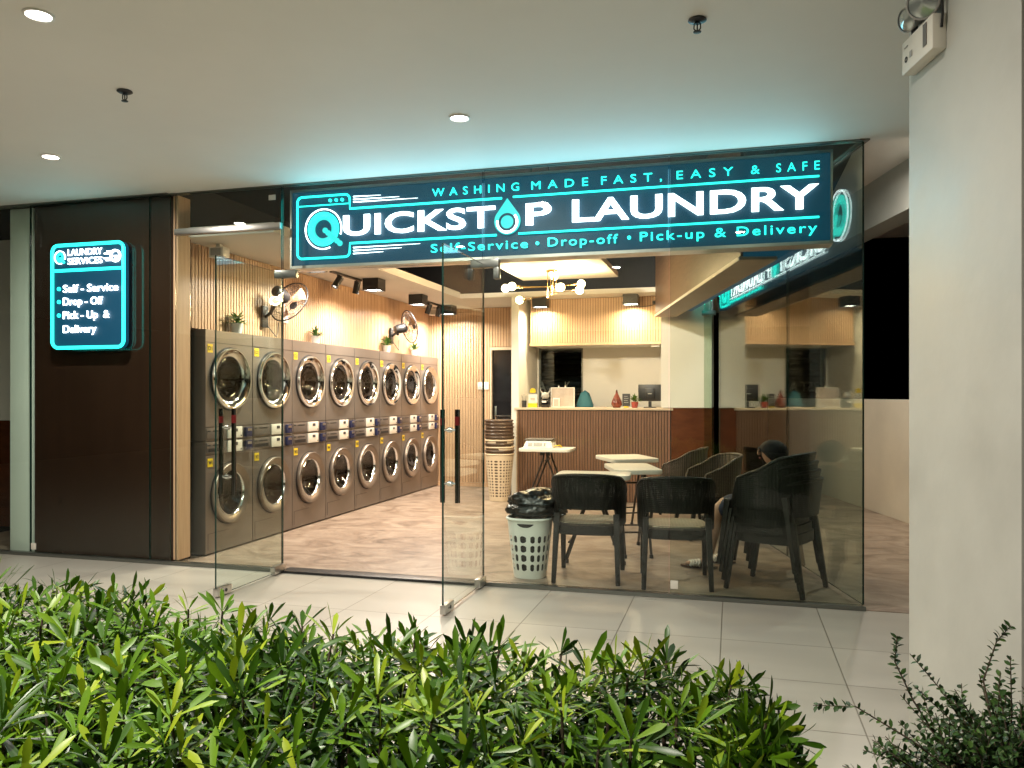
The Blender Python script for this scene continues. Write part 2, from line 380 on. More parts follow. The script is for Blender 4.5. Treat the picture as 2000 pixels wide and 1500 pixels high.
# ------------------------------------------------------------------ setting: ground, ceilings
tag(MB().box(-14, 6, -9, 4.62, -0.3, -0.004).build('walkway_paving', M['tile'], smooth=False), 'pale square floor tiles of the walkway', kind='structure')
tag(MB().box(-14, 6, 4.62, FY, -0.3, -0.004).build('threshold_paving', M['tile2'], smooth=False), 'long pale floor tiles along the shopfront', kind='structure')
MBf = MB().box(-7, 4.5, FY, 14, -0.3, 0.0)
tag(MBf.build('shop_floor', M['floor'], smooth=False), 'brown streaked stone floor of the shop', kind='structure')
tag(MB().box(-14, 6, -9, FY + 0.02, 2.98, 3.2).build('walkway_ceiling', M['ceil'], smooth=False), 'smooth pale ceiling over the walkway', kind='structure')
tag(MB().box(-7, 1.0, FY + 0.14, 14, 3.45, 3.6).build('shop_ceiling', M['dark_ceiling'], smooth=False), 'dark open ceiling void inside the shop', kind='structure')
tag(MB().box(-5.2, -3.52, FY + 0.16, 10.15, 2.66, 2.74).build('dropped_ceiling', M['white'], smooth=False), 'white dropped ceiling over the washing machines', kind='structure')
tag(MB().box(-5.2, -0.2, 10.152, 13, 2.66, 2.72).build('rear_ceiling', M['white'], smooth=False), 'white dropped ceiling over the counter', kind='structure')
tag(MB().hexa([side(0.02, 0.03, 3.87), (6, 5.5, 3.87), (6, 14, 3.87), side(8.5, 0.03, 3.87), side(0.02, 0.03, 4.0), (6, 5.5, 4.0), (6, 14, 4.0), side(8.5, 0.03, 4.0)]).build('side_ceiling', M['ceil'], smooth=False), 'higher ceiling beside the glass corner', kind='structure')

# ------------------------------------------------------------------ walls
def slats(axis, a0, a1, face, z0, z1, pitch=0.042, gap=0.011, depth=0.014, thick=0.05, back=True):
    """vertical ribbed cladding; axis 'x': runs along x facing -y at y=face; axis 'y': runs along y facing +x at x=face"""
    m = MB(); sg = 1 if axis == 'x' else -1
    def bx(u0, u1, d0, d1, zz0, zz1):
        if axis == 'x': m.box(u0, u1, face + d0, face + d1, zz0, zz1)
        else: m.box(face - d1, face - d0, u0, u1, zz0, zz1)
    m.cur = 1; bx(a0, a1, depth, depth + thick, z0, z1); m.cur = 0
    n = int((a1 - a0) / pitch); p = (a1 - a0) / n
    for i in range(n): bx(a0 + i * p, a0 + (i + 1) * p - gap, 0.0, depth - 0.0005, z0 + 0.002, z1 - 0.002)
    return m
lw = thing('slatted_wall', 'light oak slatted wall running above the row of machines', 'wall', (-4.42, 8.4, 1.93))
slats('y', FY + 0.22 - 8.4, 11.31 - 8.4, 0, 0, 0.728).build('cladding', [M['oak'], M['oakgroove']], lw, smooth=False)
MB().box(-0.70, -0.066, FY + 0.22 - 8.4, 11.31 - 8.4, 0.0, 0.728).build('backing', M['white'], lw, smooth=False)
MB().box(-0.76, -0.705, FY + 0.1 - 8.4, 11.31 - 8.4, -1.93, 0.728).build('niche_back', M['white'], lw, smooth=False)
MB().box(-0.02, 0.06, FY + 0.19 - 8.4, FY + 0.219 - 8.4, -1.93, 0.728).build('end_trim', M['oak'], lw, smooth=False)
bw = thing('slatted_wall', 'light oak slatted wall beside the dark door at the end of the room', 'wall', (-3.9, 11.33, 0))
slats('x', -1.12, 0.44, 0, 0.06, 2.658).build('cladding', [M['oak'], M['oakgroove']], bw, smooth=False)
slats('x', 0.44, 1.16, 0, 2.075, 2.658).build('cladding', [M['oak'], M['oakgroove']], bw, smooth=False)
MB().box(-1.12, 0.44, -0.012, 0.013, 0.0, 0.058).build('skirting', M['oak'], bw, smooth=False)
MB().box(-1.2, 0.44, 0.066, 0.2, 0.0, 2.658).build('backing', M['white'], bw, smooth=False)
dr = thing('back_door', 'dark glazed door in a thin pale frame at the end of the room', 'door', (-3.1, 11.36, 0))
MB().box(-0.335, 0.345, 0.02, 0.05, 0.0, 2.03).build('leaf', M['blackgloss'], dr, smooth=False)
MB().box(-0.36, -0.335, -0.04, 0.06, 0.0, 2.07).box(-0.335, 0.36, -0.04, 0.06, 2.03, 2.07).build('frame', M['pale_wood'], dr, smooth=False)
MB().box(-0.30, -0.27, -0.0, 0.02, 0.95, 1.2).build('handle', M['alu'], dr, bevel=0.004)
# reception alcove
al = thing('reception_wall', 'white wall of the reception recess with a dark window', 'wall', (-1.8, 11.25, 0))
MB().box(-1.02, -0.90, 0, 0.15, 0, 2.66).box(-0.25, 0.95, 0, 0.15, 0, 2.66).box(-0.90, -0.25, 0, 0.15, 0, 1.0).box(-0.90, -0.25, 0, 0.15, 2.04, 2.66).build('wall_face', M['white'], al, smooth=False)
MB().box(-1.02, -0.92, -1.05, -0.002, 0, 2.659).build('side_return', M['white'], al, smooth=False)
fr = MB()
for b in ((-0.90, -0.875, 1.0, 2.04), (-0.275, -0.25, 1.0, 2.04), (-0.875, -0.275, 2.015, 2.04), (-0.875, -0.275, 1.0, 1.025)): fr.box(b[0], b[1], 0.01, 0.06, b[2], b[3])
wf = fr.build('window_frame', M['alu'], al, smooth=False)
MB().box(-0.875, -0.275, 0.03, 0.036, 1.025, 2.015).build('pane', M['glass'], wf, smooth=False)
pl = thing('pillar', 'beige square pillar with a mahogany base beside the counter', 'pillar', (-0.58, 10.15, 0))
MB().box(-0.28, 0.335, 0, 1.2, 1.205, 2.657).build('shaft', M['white'], pl, smooth=False)  # right end widened to imitate the pillar's reflection in the glass door
MB().box(-0.155, 0.34, -0.005, 1.2, 0, 1.2).build('base_cladding', M['mahogany'], pl, smooth=False)
# outside shutter seen through the recess window
sh = thing('roller_shutter', 'dark grey roller shutter beyond the recess window', 'shutter', (-2.6, 12.6, 0))
m = MB()
for i in range(22): m.tube([(-2.5, 0.0, 0.55 + 0.09 * i), (1.2, 0.0, 0.55 + 0.09 * i)], 0.044, 10)
m.build('slats', M['shutter'], sh)
text('lettering', 'FIRST A', -0.95, -0.28, 1.42, 0.16, M['greyplastic'], sh, y=-0.07)
text('lettering', 'K', 0.02, 0.115, 1.42, 0.16, M['greyplastic'], sh, y=-0.07)
# brown cladding left of the shop, neighbour column
bp_ = thing('clad_wall', 'dark brown panelled wall carrying the small lit sign', 'wall', (-5.05, 5.52, 0))
MB().box(-0.72, 0.69, 0, 0.2, 0.0, 2.975).build('panel', M['brown_panel'], bp_, smooth=False)
tr = thing('oak_jamb', 'thin oak jamb between the brown wall and the glass', 'jamb', (-4.335, 5.50, 0))
MB().box(-0.022, 0.022, 0, 0.15, 0.03, 2.975).build('strip', M['oak'], tr, smooth=False)
tag(MB().box(-6.05, -5.80, 5.53, 5.9, 0, 2.975).build('white_column', M['palecol'], bevel=0.01), 'pale column behind glass at the left edge of the brown wall', 'column')
nb = thing('neighbour_wall', 'red and white wall of the next shop at the far left', 'wall', (-7.2, 6.6, 0))
MB().box(-2, 1.2, 0, 0.2, 1.1, 2.97).build('upper_wall', M['white'], nb, smooth=False)
MB().box(-2, 1.2, -0.005, 0.2, 0, 1.097).build('lower_wall', M['mahogany'], nb, smooth=False)
# parapet and beam outside the side glass
q = lambda p, z: (p[0], p[1], z)
P0 = (1.527, 10.397)
def pl_(t, off, z): return (P0[0] + dx * t + nx * off, P0[1] + dy * t + ny * off, z)
tag(MB().hexa([pl_(-6, 0, 0), pl_(-6, 0.15, 0), pl_(4, 0.15, 0), pl_(4, 0, 0), pl_(-6, 0, 1.313), pl_(-6, 0.15, 1.313), pl_(4, 0.15, 1.313), pl_(4, 0, 1.313)]).build('parapet_wall', M['parapet'], bevel=0.008), 'low pale parapet wall outside the side glass', 'wall')
tag(MB().hexa([pl_(-6, 0, 3.335), pl_(-6, 0.3, 3.335), pl_(4, 0.3, 3.335), pl_(4, 0, 3.335), pl_(-6, 0, 3.868), pl_(-6, 0.3, 3.868), pl_(4, 0.3, 3.868), pl_(4, 0, 3.868)]).build('concrete_beam', M['column'], smooth=False), 'white overhead beam above the black opening at right', 'beam')
# big column at right
cf = [(0.661, 3.40), (0.819, 2.66)]
ux, uy = cf[1][0] - cf[0][0], cf[1][1] - cf[0][1]; ul = math.hypot(ux, uy); ux /= ul; uy /= ul
ax, ay = -uy, ux
c4 = [cf[0], cf[1], (cf[1][0] + ax * 0.75, cf[1][1] + ay * 0.75), (cf[0][0] + ax * 0.75, cf[0][1] + ay * 0.75)]
tag(MB().hexa([q(p, -0.003) for p in c4] + [q(p, 2.979) for p in c4]).build('white_column', M['column'], bevel=0.006), 'broad white plastered column at the right edge, carrying the emergency light', 'column')

# ------------------------------------------------------------------ beam with side sign inside the side glass
sb = thing('side_beam', 'brown boxed beam along the side glass behind the lit sign', 'beam')
def sbox(m, t0, t1, o0, o1, z0, z1):
    return m.hexa([side(t0, o0, z0), side(t0, o1, z0), side(t1, o1, z0), side(t1, o0, z0), side(t0, o0, z1), side(t0, o1, z1), side(t1, o1, z1), side(t1, o0, z1)])
sbox(MB(), 0.62, 4.78, -0.62, -0.60, 2.352, 3.4).build('face_board', M['beamwood'], sb, smooth=False)
sbox(MB(), 0.62, 4.78, -0.625, -0.36, 2.328, 2.35).build('soffit_board', M['beamlight'], sb, smooth=False)
sbox(MB(), 0.62, 4.78, -0.633, -0.6255, 2.325, 2.352).build('edge_trim', M['offwhite'], sb, smooth=False)
ss = thing('side_sign', 'lit turquoise laundry sign facing the side glass, seen mirrored', 'sign', side(0, -0.17, 0), A + PI / 2)
Y0 = -0.018
MB().box(0.45, 4.8, 0.002, 0.07, 2.40, 2.97).build('board', M['signface'], ss, smooth=False)
def q_logo(par, cx, cz, r, y=-0.012, white=True):
    MB().annulus(cx, cz, r * 0.48, r * 0.82, y, y + 0.008, 40).build('q_ring', M['cyan'], par)
    if white: MB().annulus(cx, cz, r * 0.95, r * 1.02, y, y + 0.008, 48, R(-20), R(300)).build('q_outline', M['whiteled'], par)
    m = MB()
    for i in range(5):
        t = 0.1 + i * 0.2; m.annulus(cx + r * t * 0.9, cz - r * t * 0.75, 0.001, r * 0.13, y - 0.006, y + 0.002, 14)
    m.build('q_tail', M['cyan'], par)
q_logo(ss, 0.84, 2.685, 0.185)
text('lettering', 'UICKST', 1.10, 2.30, 2.485, 0.17, M['whiteled'], ss, Y0, bold=0.02)
text('lettering', 'P LAUNDRY', 2.58, 4.15, 2.485, 0.17, M['whiteled'], ss, Y0, bold=0.012)
MB().annulus(2.43, 2.545, 0.04, 0.085, -0.02, -0.012).annulus(2.43, 2.545, 0.001, 0.03, -0.02, -0.012).build('drop_mark', M['cyan'], ss)
text('tagline', 'Self-Service  Drop-off  Pick-up & Delivery', 2.85, 4.15, 2.415, 0.036, M['cyan'], ss, Y0, bold=0.004)
MB().tube([(1.1, -0.015, 2.466), (4.15, -0.015, 2.466)], 0.004, 6).build('neon_line', M['whiteled'], ss)
MB().tube([(x, -0.008, z) for x, z in rrect(4.24, 4.66, 2.42, 2.90, 0.06)], 0.012, 6, loop=True).build('neon_frame', M['cyan'], ss)
MB().annulus(4.45, 2.57, 0.05, 0.12, -0.012, -0.004).build('q_ring', M['cyan'], ss)

# ------------------------------------------------------------------ main sign
ms = thing('shop_sign', 'long lit navy sign reading QUICKSTOP LAUNDRY over the doors', 'sign', (0, 5.60, 0))
MB().box(-3.335, 0.62, 0.002, 0.15, 2.375, 2.95).build('board', M['signface'], ms, smooth=False)
m = MB(); m.box(-3.35, 0.635, -0.012, 0.16, 2.352, 2.374).box(-3.35, 0.635, -0.012, 0.16, 2.951, 2.968).box(-3.35, -3.336, -0.012, 0.16, 2.374, 2.951).box(0.621, 0.635, -0.012, 0.16, 2.374, 2.951)
m.build('frame', M['steel'], ms, smooth=False)
Y = -0.02
fp = [(-1.615, 2.793), (-2.83, 2.793)] + arc(-2.87, 2.865, 0.04, 0, 90, 5) + arc(-3.24, 2.865, 0.04, 90, 180, 5) + arc(-3.24, 2.465, 0.04, 180, 270, 5) + arc(-2.87, 2.465, 0.04, 270, 360, 5) + [(-2.83, 2.527), (-1.655, 2.527)]
MB().tube([(x, Y, z) for x, z in fp], 0.0085, 8).tube([(-3.275, Y, 2.834), (-2.835, Y, 2.834)], 0.005, 6).build('neon_frame', M['cyan'], ms)
for x, z in ((-1.53, 2.797), (-1.49, 2.529)): MB().tube([(x, Y, z), (0.55, Y, z)], 0.0075, 8).build('neon_line', M['cyan'], ms)
for x in (-2.996, -2.945, -2.894): MB().annulus(x, 2.866, 0.001, 0.013, Y - 0.005, Y + 0.005, 14).build('neon_dot', M['cyan'], ms)
MB().annulus(-3.055, 2.648, 0.150, 0.158, Y - 0.004, Y + 0.004, 56, R(-18), R(292)).build('q_outline', M['whiteled'], ms)
MB().annulus(-3.055, 2.648, 0.090, 0.132, Y - 0.004, Y + 0.004, 48).build('q_ring', M['cyan'], ms)
MB().annulus(-3.055, 2.648, 0.072, 0.087, Y - 0.004, Y + 0.004, 48).build('q_inner_ring', M['cyanlo'], ms)
m = MB()
for i in range(6):
    t = i / 5; m.annulus(-3.035 + 0.125 * t, 2.635 - 0.105 * t, 0.001, 0.022, Y - 0.012, Y - 0.003, 16)
m.build('q_tail', M['cyanlo'], ms)
text('lettering', 'UICKST', -2.885, -1.665, 2.585, 0.157, M['whiteled'], ms, Y, 1.03, 0.020)
text('lettering', 'P', -1.435, -1.245, 2.585, 0.157, M['whiteled'], ms, Y, 1.0, 0.020)
text('lettering', 'LAUNDRY', -1.095, 0.548, 2.587, 0.160, M['whiteled'], ms, Y, 1.03, 0.020)
dp = arc(-1.573, 2.625, 0.098, 150, 390, 24) + [(-1.573, 2.79)]
MB().prism(dp, Y - 0.004, Y + 0.004).build('drop_shape', M['cyanlo'], ms)
MB().annulus(-1.573, 2.617, 0.048, 0.064, Y - 0.010, Y - 0.005, 36).build('drop_ring', M['signface'], ms)
m = MB().annulus(-1.573, 2.617, 0.066, 0.082, Y - 0.010, Y - 0.005, 36, R(170), R(400)); m.build('drop_glint', M['whiteled'], ms)
for s_, x0, x1 in (('WASHING', -2.155, -1.486), ('MADE', -1.393, -0.981), ('FAST,', -0.888, -0.467), ('EASY', -0.367, 0.006), ('&', 0.121, 0.177), ('SAFE', 0.282, 0.553)):
    text('top_lettering', s_, x0, x1, 2.841, 0.056, M['cyan'], ms, Y, 1.9, 0.0)
text('tagline', 'Self-Service', -2.165, -1.42, 2.423, 0.062, M['cyan'], ms, Y, 1.22, 0.004)
text('tagline', 'Drop-off', -1.272, -0.77, 2.425, 0.062, M['cyan'], ms, Y, 1.22, 0.004)
text('tagline', 'Pick-up & Delivery', -0.617, 0.537, 2.430, 0.062, M['cyan'], ms, Y, 1.22, 0.004)
for x, z in ((-1.349, 2.452), (-0.692, 2.458)): MB().annulus(x, z, 0.001, 0.013, Y - 0.004, Y + 0.004, 14).build('bullet', M['cyan'], ms)
for i, z in enumerate((2.883, 2.861, 2.841)): MB().tube([(-2.80, Y, z), (-2.57 + 0.15 * i, Y, z - 0.003)], [0.0045, 0.0012], 6).build('speed_line', M['whiteled'], ms)
for i, z in enumerate((2.492, 2.469, 2.446)): MB().tube([(-2.80, Y, z), (-2.25 - 0.15 * i, Y, z + 0.003)], [0.0045, 0.0012], 6).build('speed_line', M['whiteled'], ms)

def sign_glow(par, cx, y, cz, w_, h_, power, col):
    l = bpy.data.lights.new('light', 'AREA'); l.shape = 'RECTANGLE'; l.size = w_; l.size_y = h_; l.energy = power; l.color = col
    o = bpy.data.objects.new('light', l); C.objects.link(o); o.parent = par; o.location = (cx, y, cz); o.rotation_euler = (-PI / 2, 0, 0); return o
sign_glow(ms, -1.36, -0.03, 2.66, 3.8, 0.5, 17, (0.30, 0.76, 1.0))
# ------------------------------------------------------------------ small sign on the brown wall
ws = thing('wall_sign', 'small lit turquoise sign listing laundry services on the brown wall', 'sign', (0, 5.42, 0))
MB().prism(rrect(-5.488, -4.755, 1.745, 2.617, 0.06), 0.0, 0.042).build('board', M['signface'], ws)
MB().tube([(x, -0.004, z) for x, z in rrect(-5.478, -4.765, 1.755, 2.607, 0.055)], 0.014, 8, loop=True).build('neon_frame', M['cyan'], ws)
MB().tube([(-5.47, -0.004, 2.397), (-4.77, -0.004, 2.397)], 0.013, 8).build('neon_line', M['cyan'], ws)
MB().annulus(-5.397, 2.507, 0.022, 0.044, -0.012, -0.004, 30).build('q_ring', M['cyan'], ws)
MB().annulus(-5.397, 2.507, 0.050, 0.056, -0.012, -0.004, 30, R(-20), R(290)).build('q_outline', M['whiteled'], ws)
MB().tube([(-5.39, -0.012, 2.50), (-5.352, -0.012, 2.462)], 0.011, 8).build('q_tail', M['cyan'], ws)
text('lettering', 'LAUNDRY', -5.315, -4.972, 2.517, 0.052, M['whiteled'], ws, -0.01, 1, 0.004)
text('lettering', 'SERVICES', -5.315, -4.970, 2.444, 0.052, M['whiteled'], ws, -0.01, 1, 0.004)
m = MB().annulus(-4.842, 2.497, 0.036, 0.052, -0.014, -0.004, 30)
m.box(-4.865, -4.82, -0.014, -0.004, 2.49, 2.50).box(-4.846, -4.838, -0.014, -0.004, 2.463, 2.497)
for z, a, b in ((2.535, -4.925, -4.87), (2.518, -4.95, -4.885), (2.480, -4.955, -4.885), (2.463, -4.935, -4.87)): m.box(a, b, -0.014, -0.004, z - 0.005, z + 0.005)
m.build('fast_mark', M['whiteled'], ws)
for s_, x1, z in (('Self - Service', -4.815, 2.213), ('Drop - Off', -4.965, 2.107), ('Pick - Up  &', -4.90, 1.994), ('Delivery', -5.03, 1.878)):
    text('lettering', s_, -5.362, x1, z, 0.062, M['whiteled'], ws, -0.01, 1.0, 0.006)
for z in (2.245, 2.137, 2.024): MB().annulus(-5.408, z, 0.008, 0.016, -0.012, -0.004, 16).build('bullet', M['cyan'], ws)

# ------------------------------------------------------------------ glass front
gf = thing('glass_front', 'frameless glass shopfront with steel fittings on both sides of the open doors', 'shopfront', (0, 0, 0))
sg = thing('glass_side_wall', 'glass side wall running back from the corner and mirroring the counter', 'glass wall', (0, 0, 0))
def pane(name, label, x0, x1, z0, z1, m=None, y=FY, cat='glass pane', group=None, extra=None):
    g = MB(); a = g.pts([(x0, y - 0.006, z0), (x1, y - 0.006, z0), (x1, y + 0.006, z0), (x0, y + 0.006, z0), (x0, y - 0.006, z1), (x1, y - 0.006, z1), (x1, y + 0.006, z1), (x0, y + 0.006, z1)])
    for qd, mi in (((0, 1, 5, 4), 0), ((2, 3, 7, 6), 0), ((0, 3, 2, 1), 1), ((4, 5, 6, 7), 1), ((1, 2, 6, 5), 1), ((3, 0, 4, 7), 1)):
        g.cur = mi; g.face([a[i] for i in qd])
    return tag(g.build(name, [m or M['glass'], M['edge']], gf, smooth=False), label)
pane('glass_pane', 'narrow glass pane in front of the pale column at far left', -6.6, -5.765, 0.03, 2.97)
pane('glass_pane', 'tall glass pane covering the brown wall behind the small sign', -5.755, -4.56, 0.03, 2.97)
pane('glass_pane', 'narrow glass pane covering the brown wall beside the oak jamb', -4.552, -4.36, 0.03, 2.97)
pane('glass_pane', 'fixed glass pane left of the open doors, in front of the first machines', -4.31, -3.352, 0.03, 2.64)
pane('glass_transom', 'short glass transom above the steel rail at upper left', -4.31, -3.352, 2.695, 2.97, cat='glass transom')
pane('glass_transom', 'wide glass transom above the doors in front of the sign', -3.340, -1.728, 2.315, 2.97, cat='glass transom')
pane('glass_pane', 'fixed glass pane right of the doors, in front of the white basket', -1.716, -0.415, 0.03, 2.97)
pane('glass_pane', 'large fixed glass pane at the corner, in front of the stacked chairs', -0.403, 0.799, 0.03, 2.97, M['glass2'])
MB().box(-4.31, -3.352, FY - 0.022, FY + 0.022, 2.642, 2.692).build('transom_rail', M['steel'], gf, bevel=0.004)
def spane(label, t0, t1):
    g = MB(); h = 0.006
    a = g.pts([side(t0, h, 0.03), side(t1, h, 0.03), side(t1, -h, 0.03), side(t0, -h, 0.03), side(t0, h, 2.97), side(t1, h, 2.97), side(t1, -h, 2.97), side(t0, -h, 2.97)])
    for qd, mi in (((0, 1, 5, 4), 0), ((2, 3, 7, 6), 0), ((0, 3, 2, 1), 1), ((4, 5, 6, 7), 1), ((1, 2, 6, 5), 1), ((3, 0, 4, 7), 1)):
        g.cur = mi; g.face([a[i] for i in qd])
    return g.build('glass_pane', [M['glass'], M['edge']], sg, smooth=False)
spane('side glass pane running back from the glass corner', 0.012, 1.55)
spane('side glass pane farther back, mirroring the counter', 1.562, 4.05)
m = MB(); sbox(m, -0.02, 4.6, -0.03, 0.03, 2.972, 3.86)
tag(m.build('bulkhead_wall', M['beamwood'], smooth=False), 'dark bulkhead above the side glass', 'wall')
MB().box(-0.335, -0.225, 10.10, 10.112, 0.02, 2.34).build('door_leaf', [M['glass2']], sg, smooth=False)
MB().box(-0.36, -0.19, 10.085, 10.127, 2.342, 2.40).build('pivot_bracket', M['alu'], sg, bevel=0.005)
MB().box(-0.335, -0.225, 10.10, 10.112, 2.402, 2.655).build('glass_transom', [M['glass2']], sg, smooth=False)
# base channels and threshold
tag(MB().box(-6.6, -3.345, FY - 0.02, FY + 0.02, -0.003, 0.024).build('base_channel', M['alu'], gf, bevel=0.003), None)
tag(MB().box(-1.723, 0.815, FY - 0.02, FY + 0.02, -0.003, 0.024).build('base_channel', M['alu'], gf, bevel=0.003), None)
tag(MB().box(-3.34, -1.728, FY - 0.035, FY + 0.10, -0.003, 0.016).build('threshold', M['black'], gf, bevel=0.004), None)
tag(MB().box(-6.6, -4.36, FY - 0.05, FY + 0.03, 2.971, 2.979).box(-4.36, 0.83, FY - 0.02, FY + 0.03, 2.971, 2.979).build('head_channel', M['alu'], gf, smooth=False), None)
tag(MB().box(-5.2, -0.3, 10.6, 10.65, 2.725, 3.445).box(-5.2, -5.15, 5.7, 10.6, 2.745, 3.445).build('void_lining', M['dark_ceiling'], smooth=False), 'dark lining of the open ceiling void', kind='structure')
def patch(name, label, b, parent=None):
    return MB().box(*b).build(name, M['alu'], gf, bevel=0.004)
patch('patch_fitting', 'dark patch fitting at the head of the left door, below the sign', (-3.40, -3.22, FY - 0.028, FY + 0.028, 2.262, 2.322))
m = MB().box(-1.81, -1.60, FY - 0.028, FY + 0.028, 2.272, 2.332).box(-1.64, -1.60, FY - 0.026, FY + 0.026, 2.19, 2.271)
m.build('patch_fitting', M['alu'], gf, bevel=0.004)
def clip(label, x, z):
    o = MB().box(x - 0.025, x + 0.025, FY - 0.013, FY - 0.0065, z, z + 0.055).build('glass_clip', M['offwhite'], gf, bevel=0.002)
clip('pale sticker clip at the bottom of the corner pane', -0.375, 0.06); clip('pale sticker clip at the foot of the pale column', -5.72, 0.05)
o = MB().box(-3.46, -3.40, FY - 0.010, FY - 0.0065, 2.87, 2.91).build('label_sticker', M['offwhite'], gf, smooth=False)
def glass_door(label, hx, sign):
    d = thing('glass_door', label, 'glass door', (hx, FY, 0))
    g = MB(); y0, y1 = -0.83, 0.0
    a = g.pts([(-0.006, y0, 0.012), (0.006, y0, 0.012), (0.006, y1, 0.012), (-0.006, y1, 0.012), (-0.006, y0, 2.30), (0.006, y0, 2.30), (0.006, y1, 2.30), (-0.006, y1, 2.30)])
    for qd, mi in (((1, 2, 6, 5), 0), ((3, 0, 4, 7), 0), ((0, 3, 2, 1), 1), ((4, 5, 6, 7), 1), ((0, 1, 5, 4), 1), ((2, 3, 7, 6), 1)):
        g.cur = mi; g.face([a[i] for i in qd])
    g.build('leaf', [M['glass'], M['edge']], d, smooth=False)
    for x in (-0.05, 0.05):
        b = MB().cyl((x, -0.70, 0.68), (x, -0.70, 1.27), 0.016, n=16); b.build('handle_bar', M['handle'], d)
    m = MB()
    for z in (0.80, 1.14): m.cyl((-0.05, -0.70, z), (0.05, -0.70, z), 0.008, n=10).cyl((-0.014, -0.70, z), (0.014, -0.70, z), 0.016, n=14)
    m.build('handle_post', M['chrome'], d)
    m = MB().cyl((-0.05, -0.70, 1.17), (-0.05, -0.70, 1.215), 0.0166, n=16).cyl((0.05, -0.70, 1.17), (0.05, -0.70, 1.225), 0.0172, n=16)
    m.build('red_tape', M['red'], d)
    lk = MB().box(-0.018, 0.018, -0.835, -0.675, 0.006, 0.062).build('lock_fitting', M['steel'], d, bevel=0.003)
    MB().cyl((-0.021, -0.74, 0.034), (0.021, -0.74, 0.034), 0.012, n=14).cyl((-0.020, -0.77, 0.034), (0.020, -0.77, 0.034), 0.006, n=10).build('keyhole', M['black'], lk)
    MB().box(-0.02, 0.02, -0.14, 0.012, 0.006, 0.065).build('pivot_fitting', M['steel'], d, bevel=0.003)
    return d
glass_door('left glass door standing open with tubular handles, in front of the machines', -3.342, 1)
glass_door('right glass door standing open with tubular handles, beside the white basket', -1.722, 1)

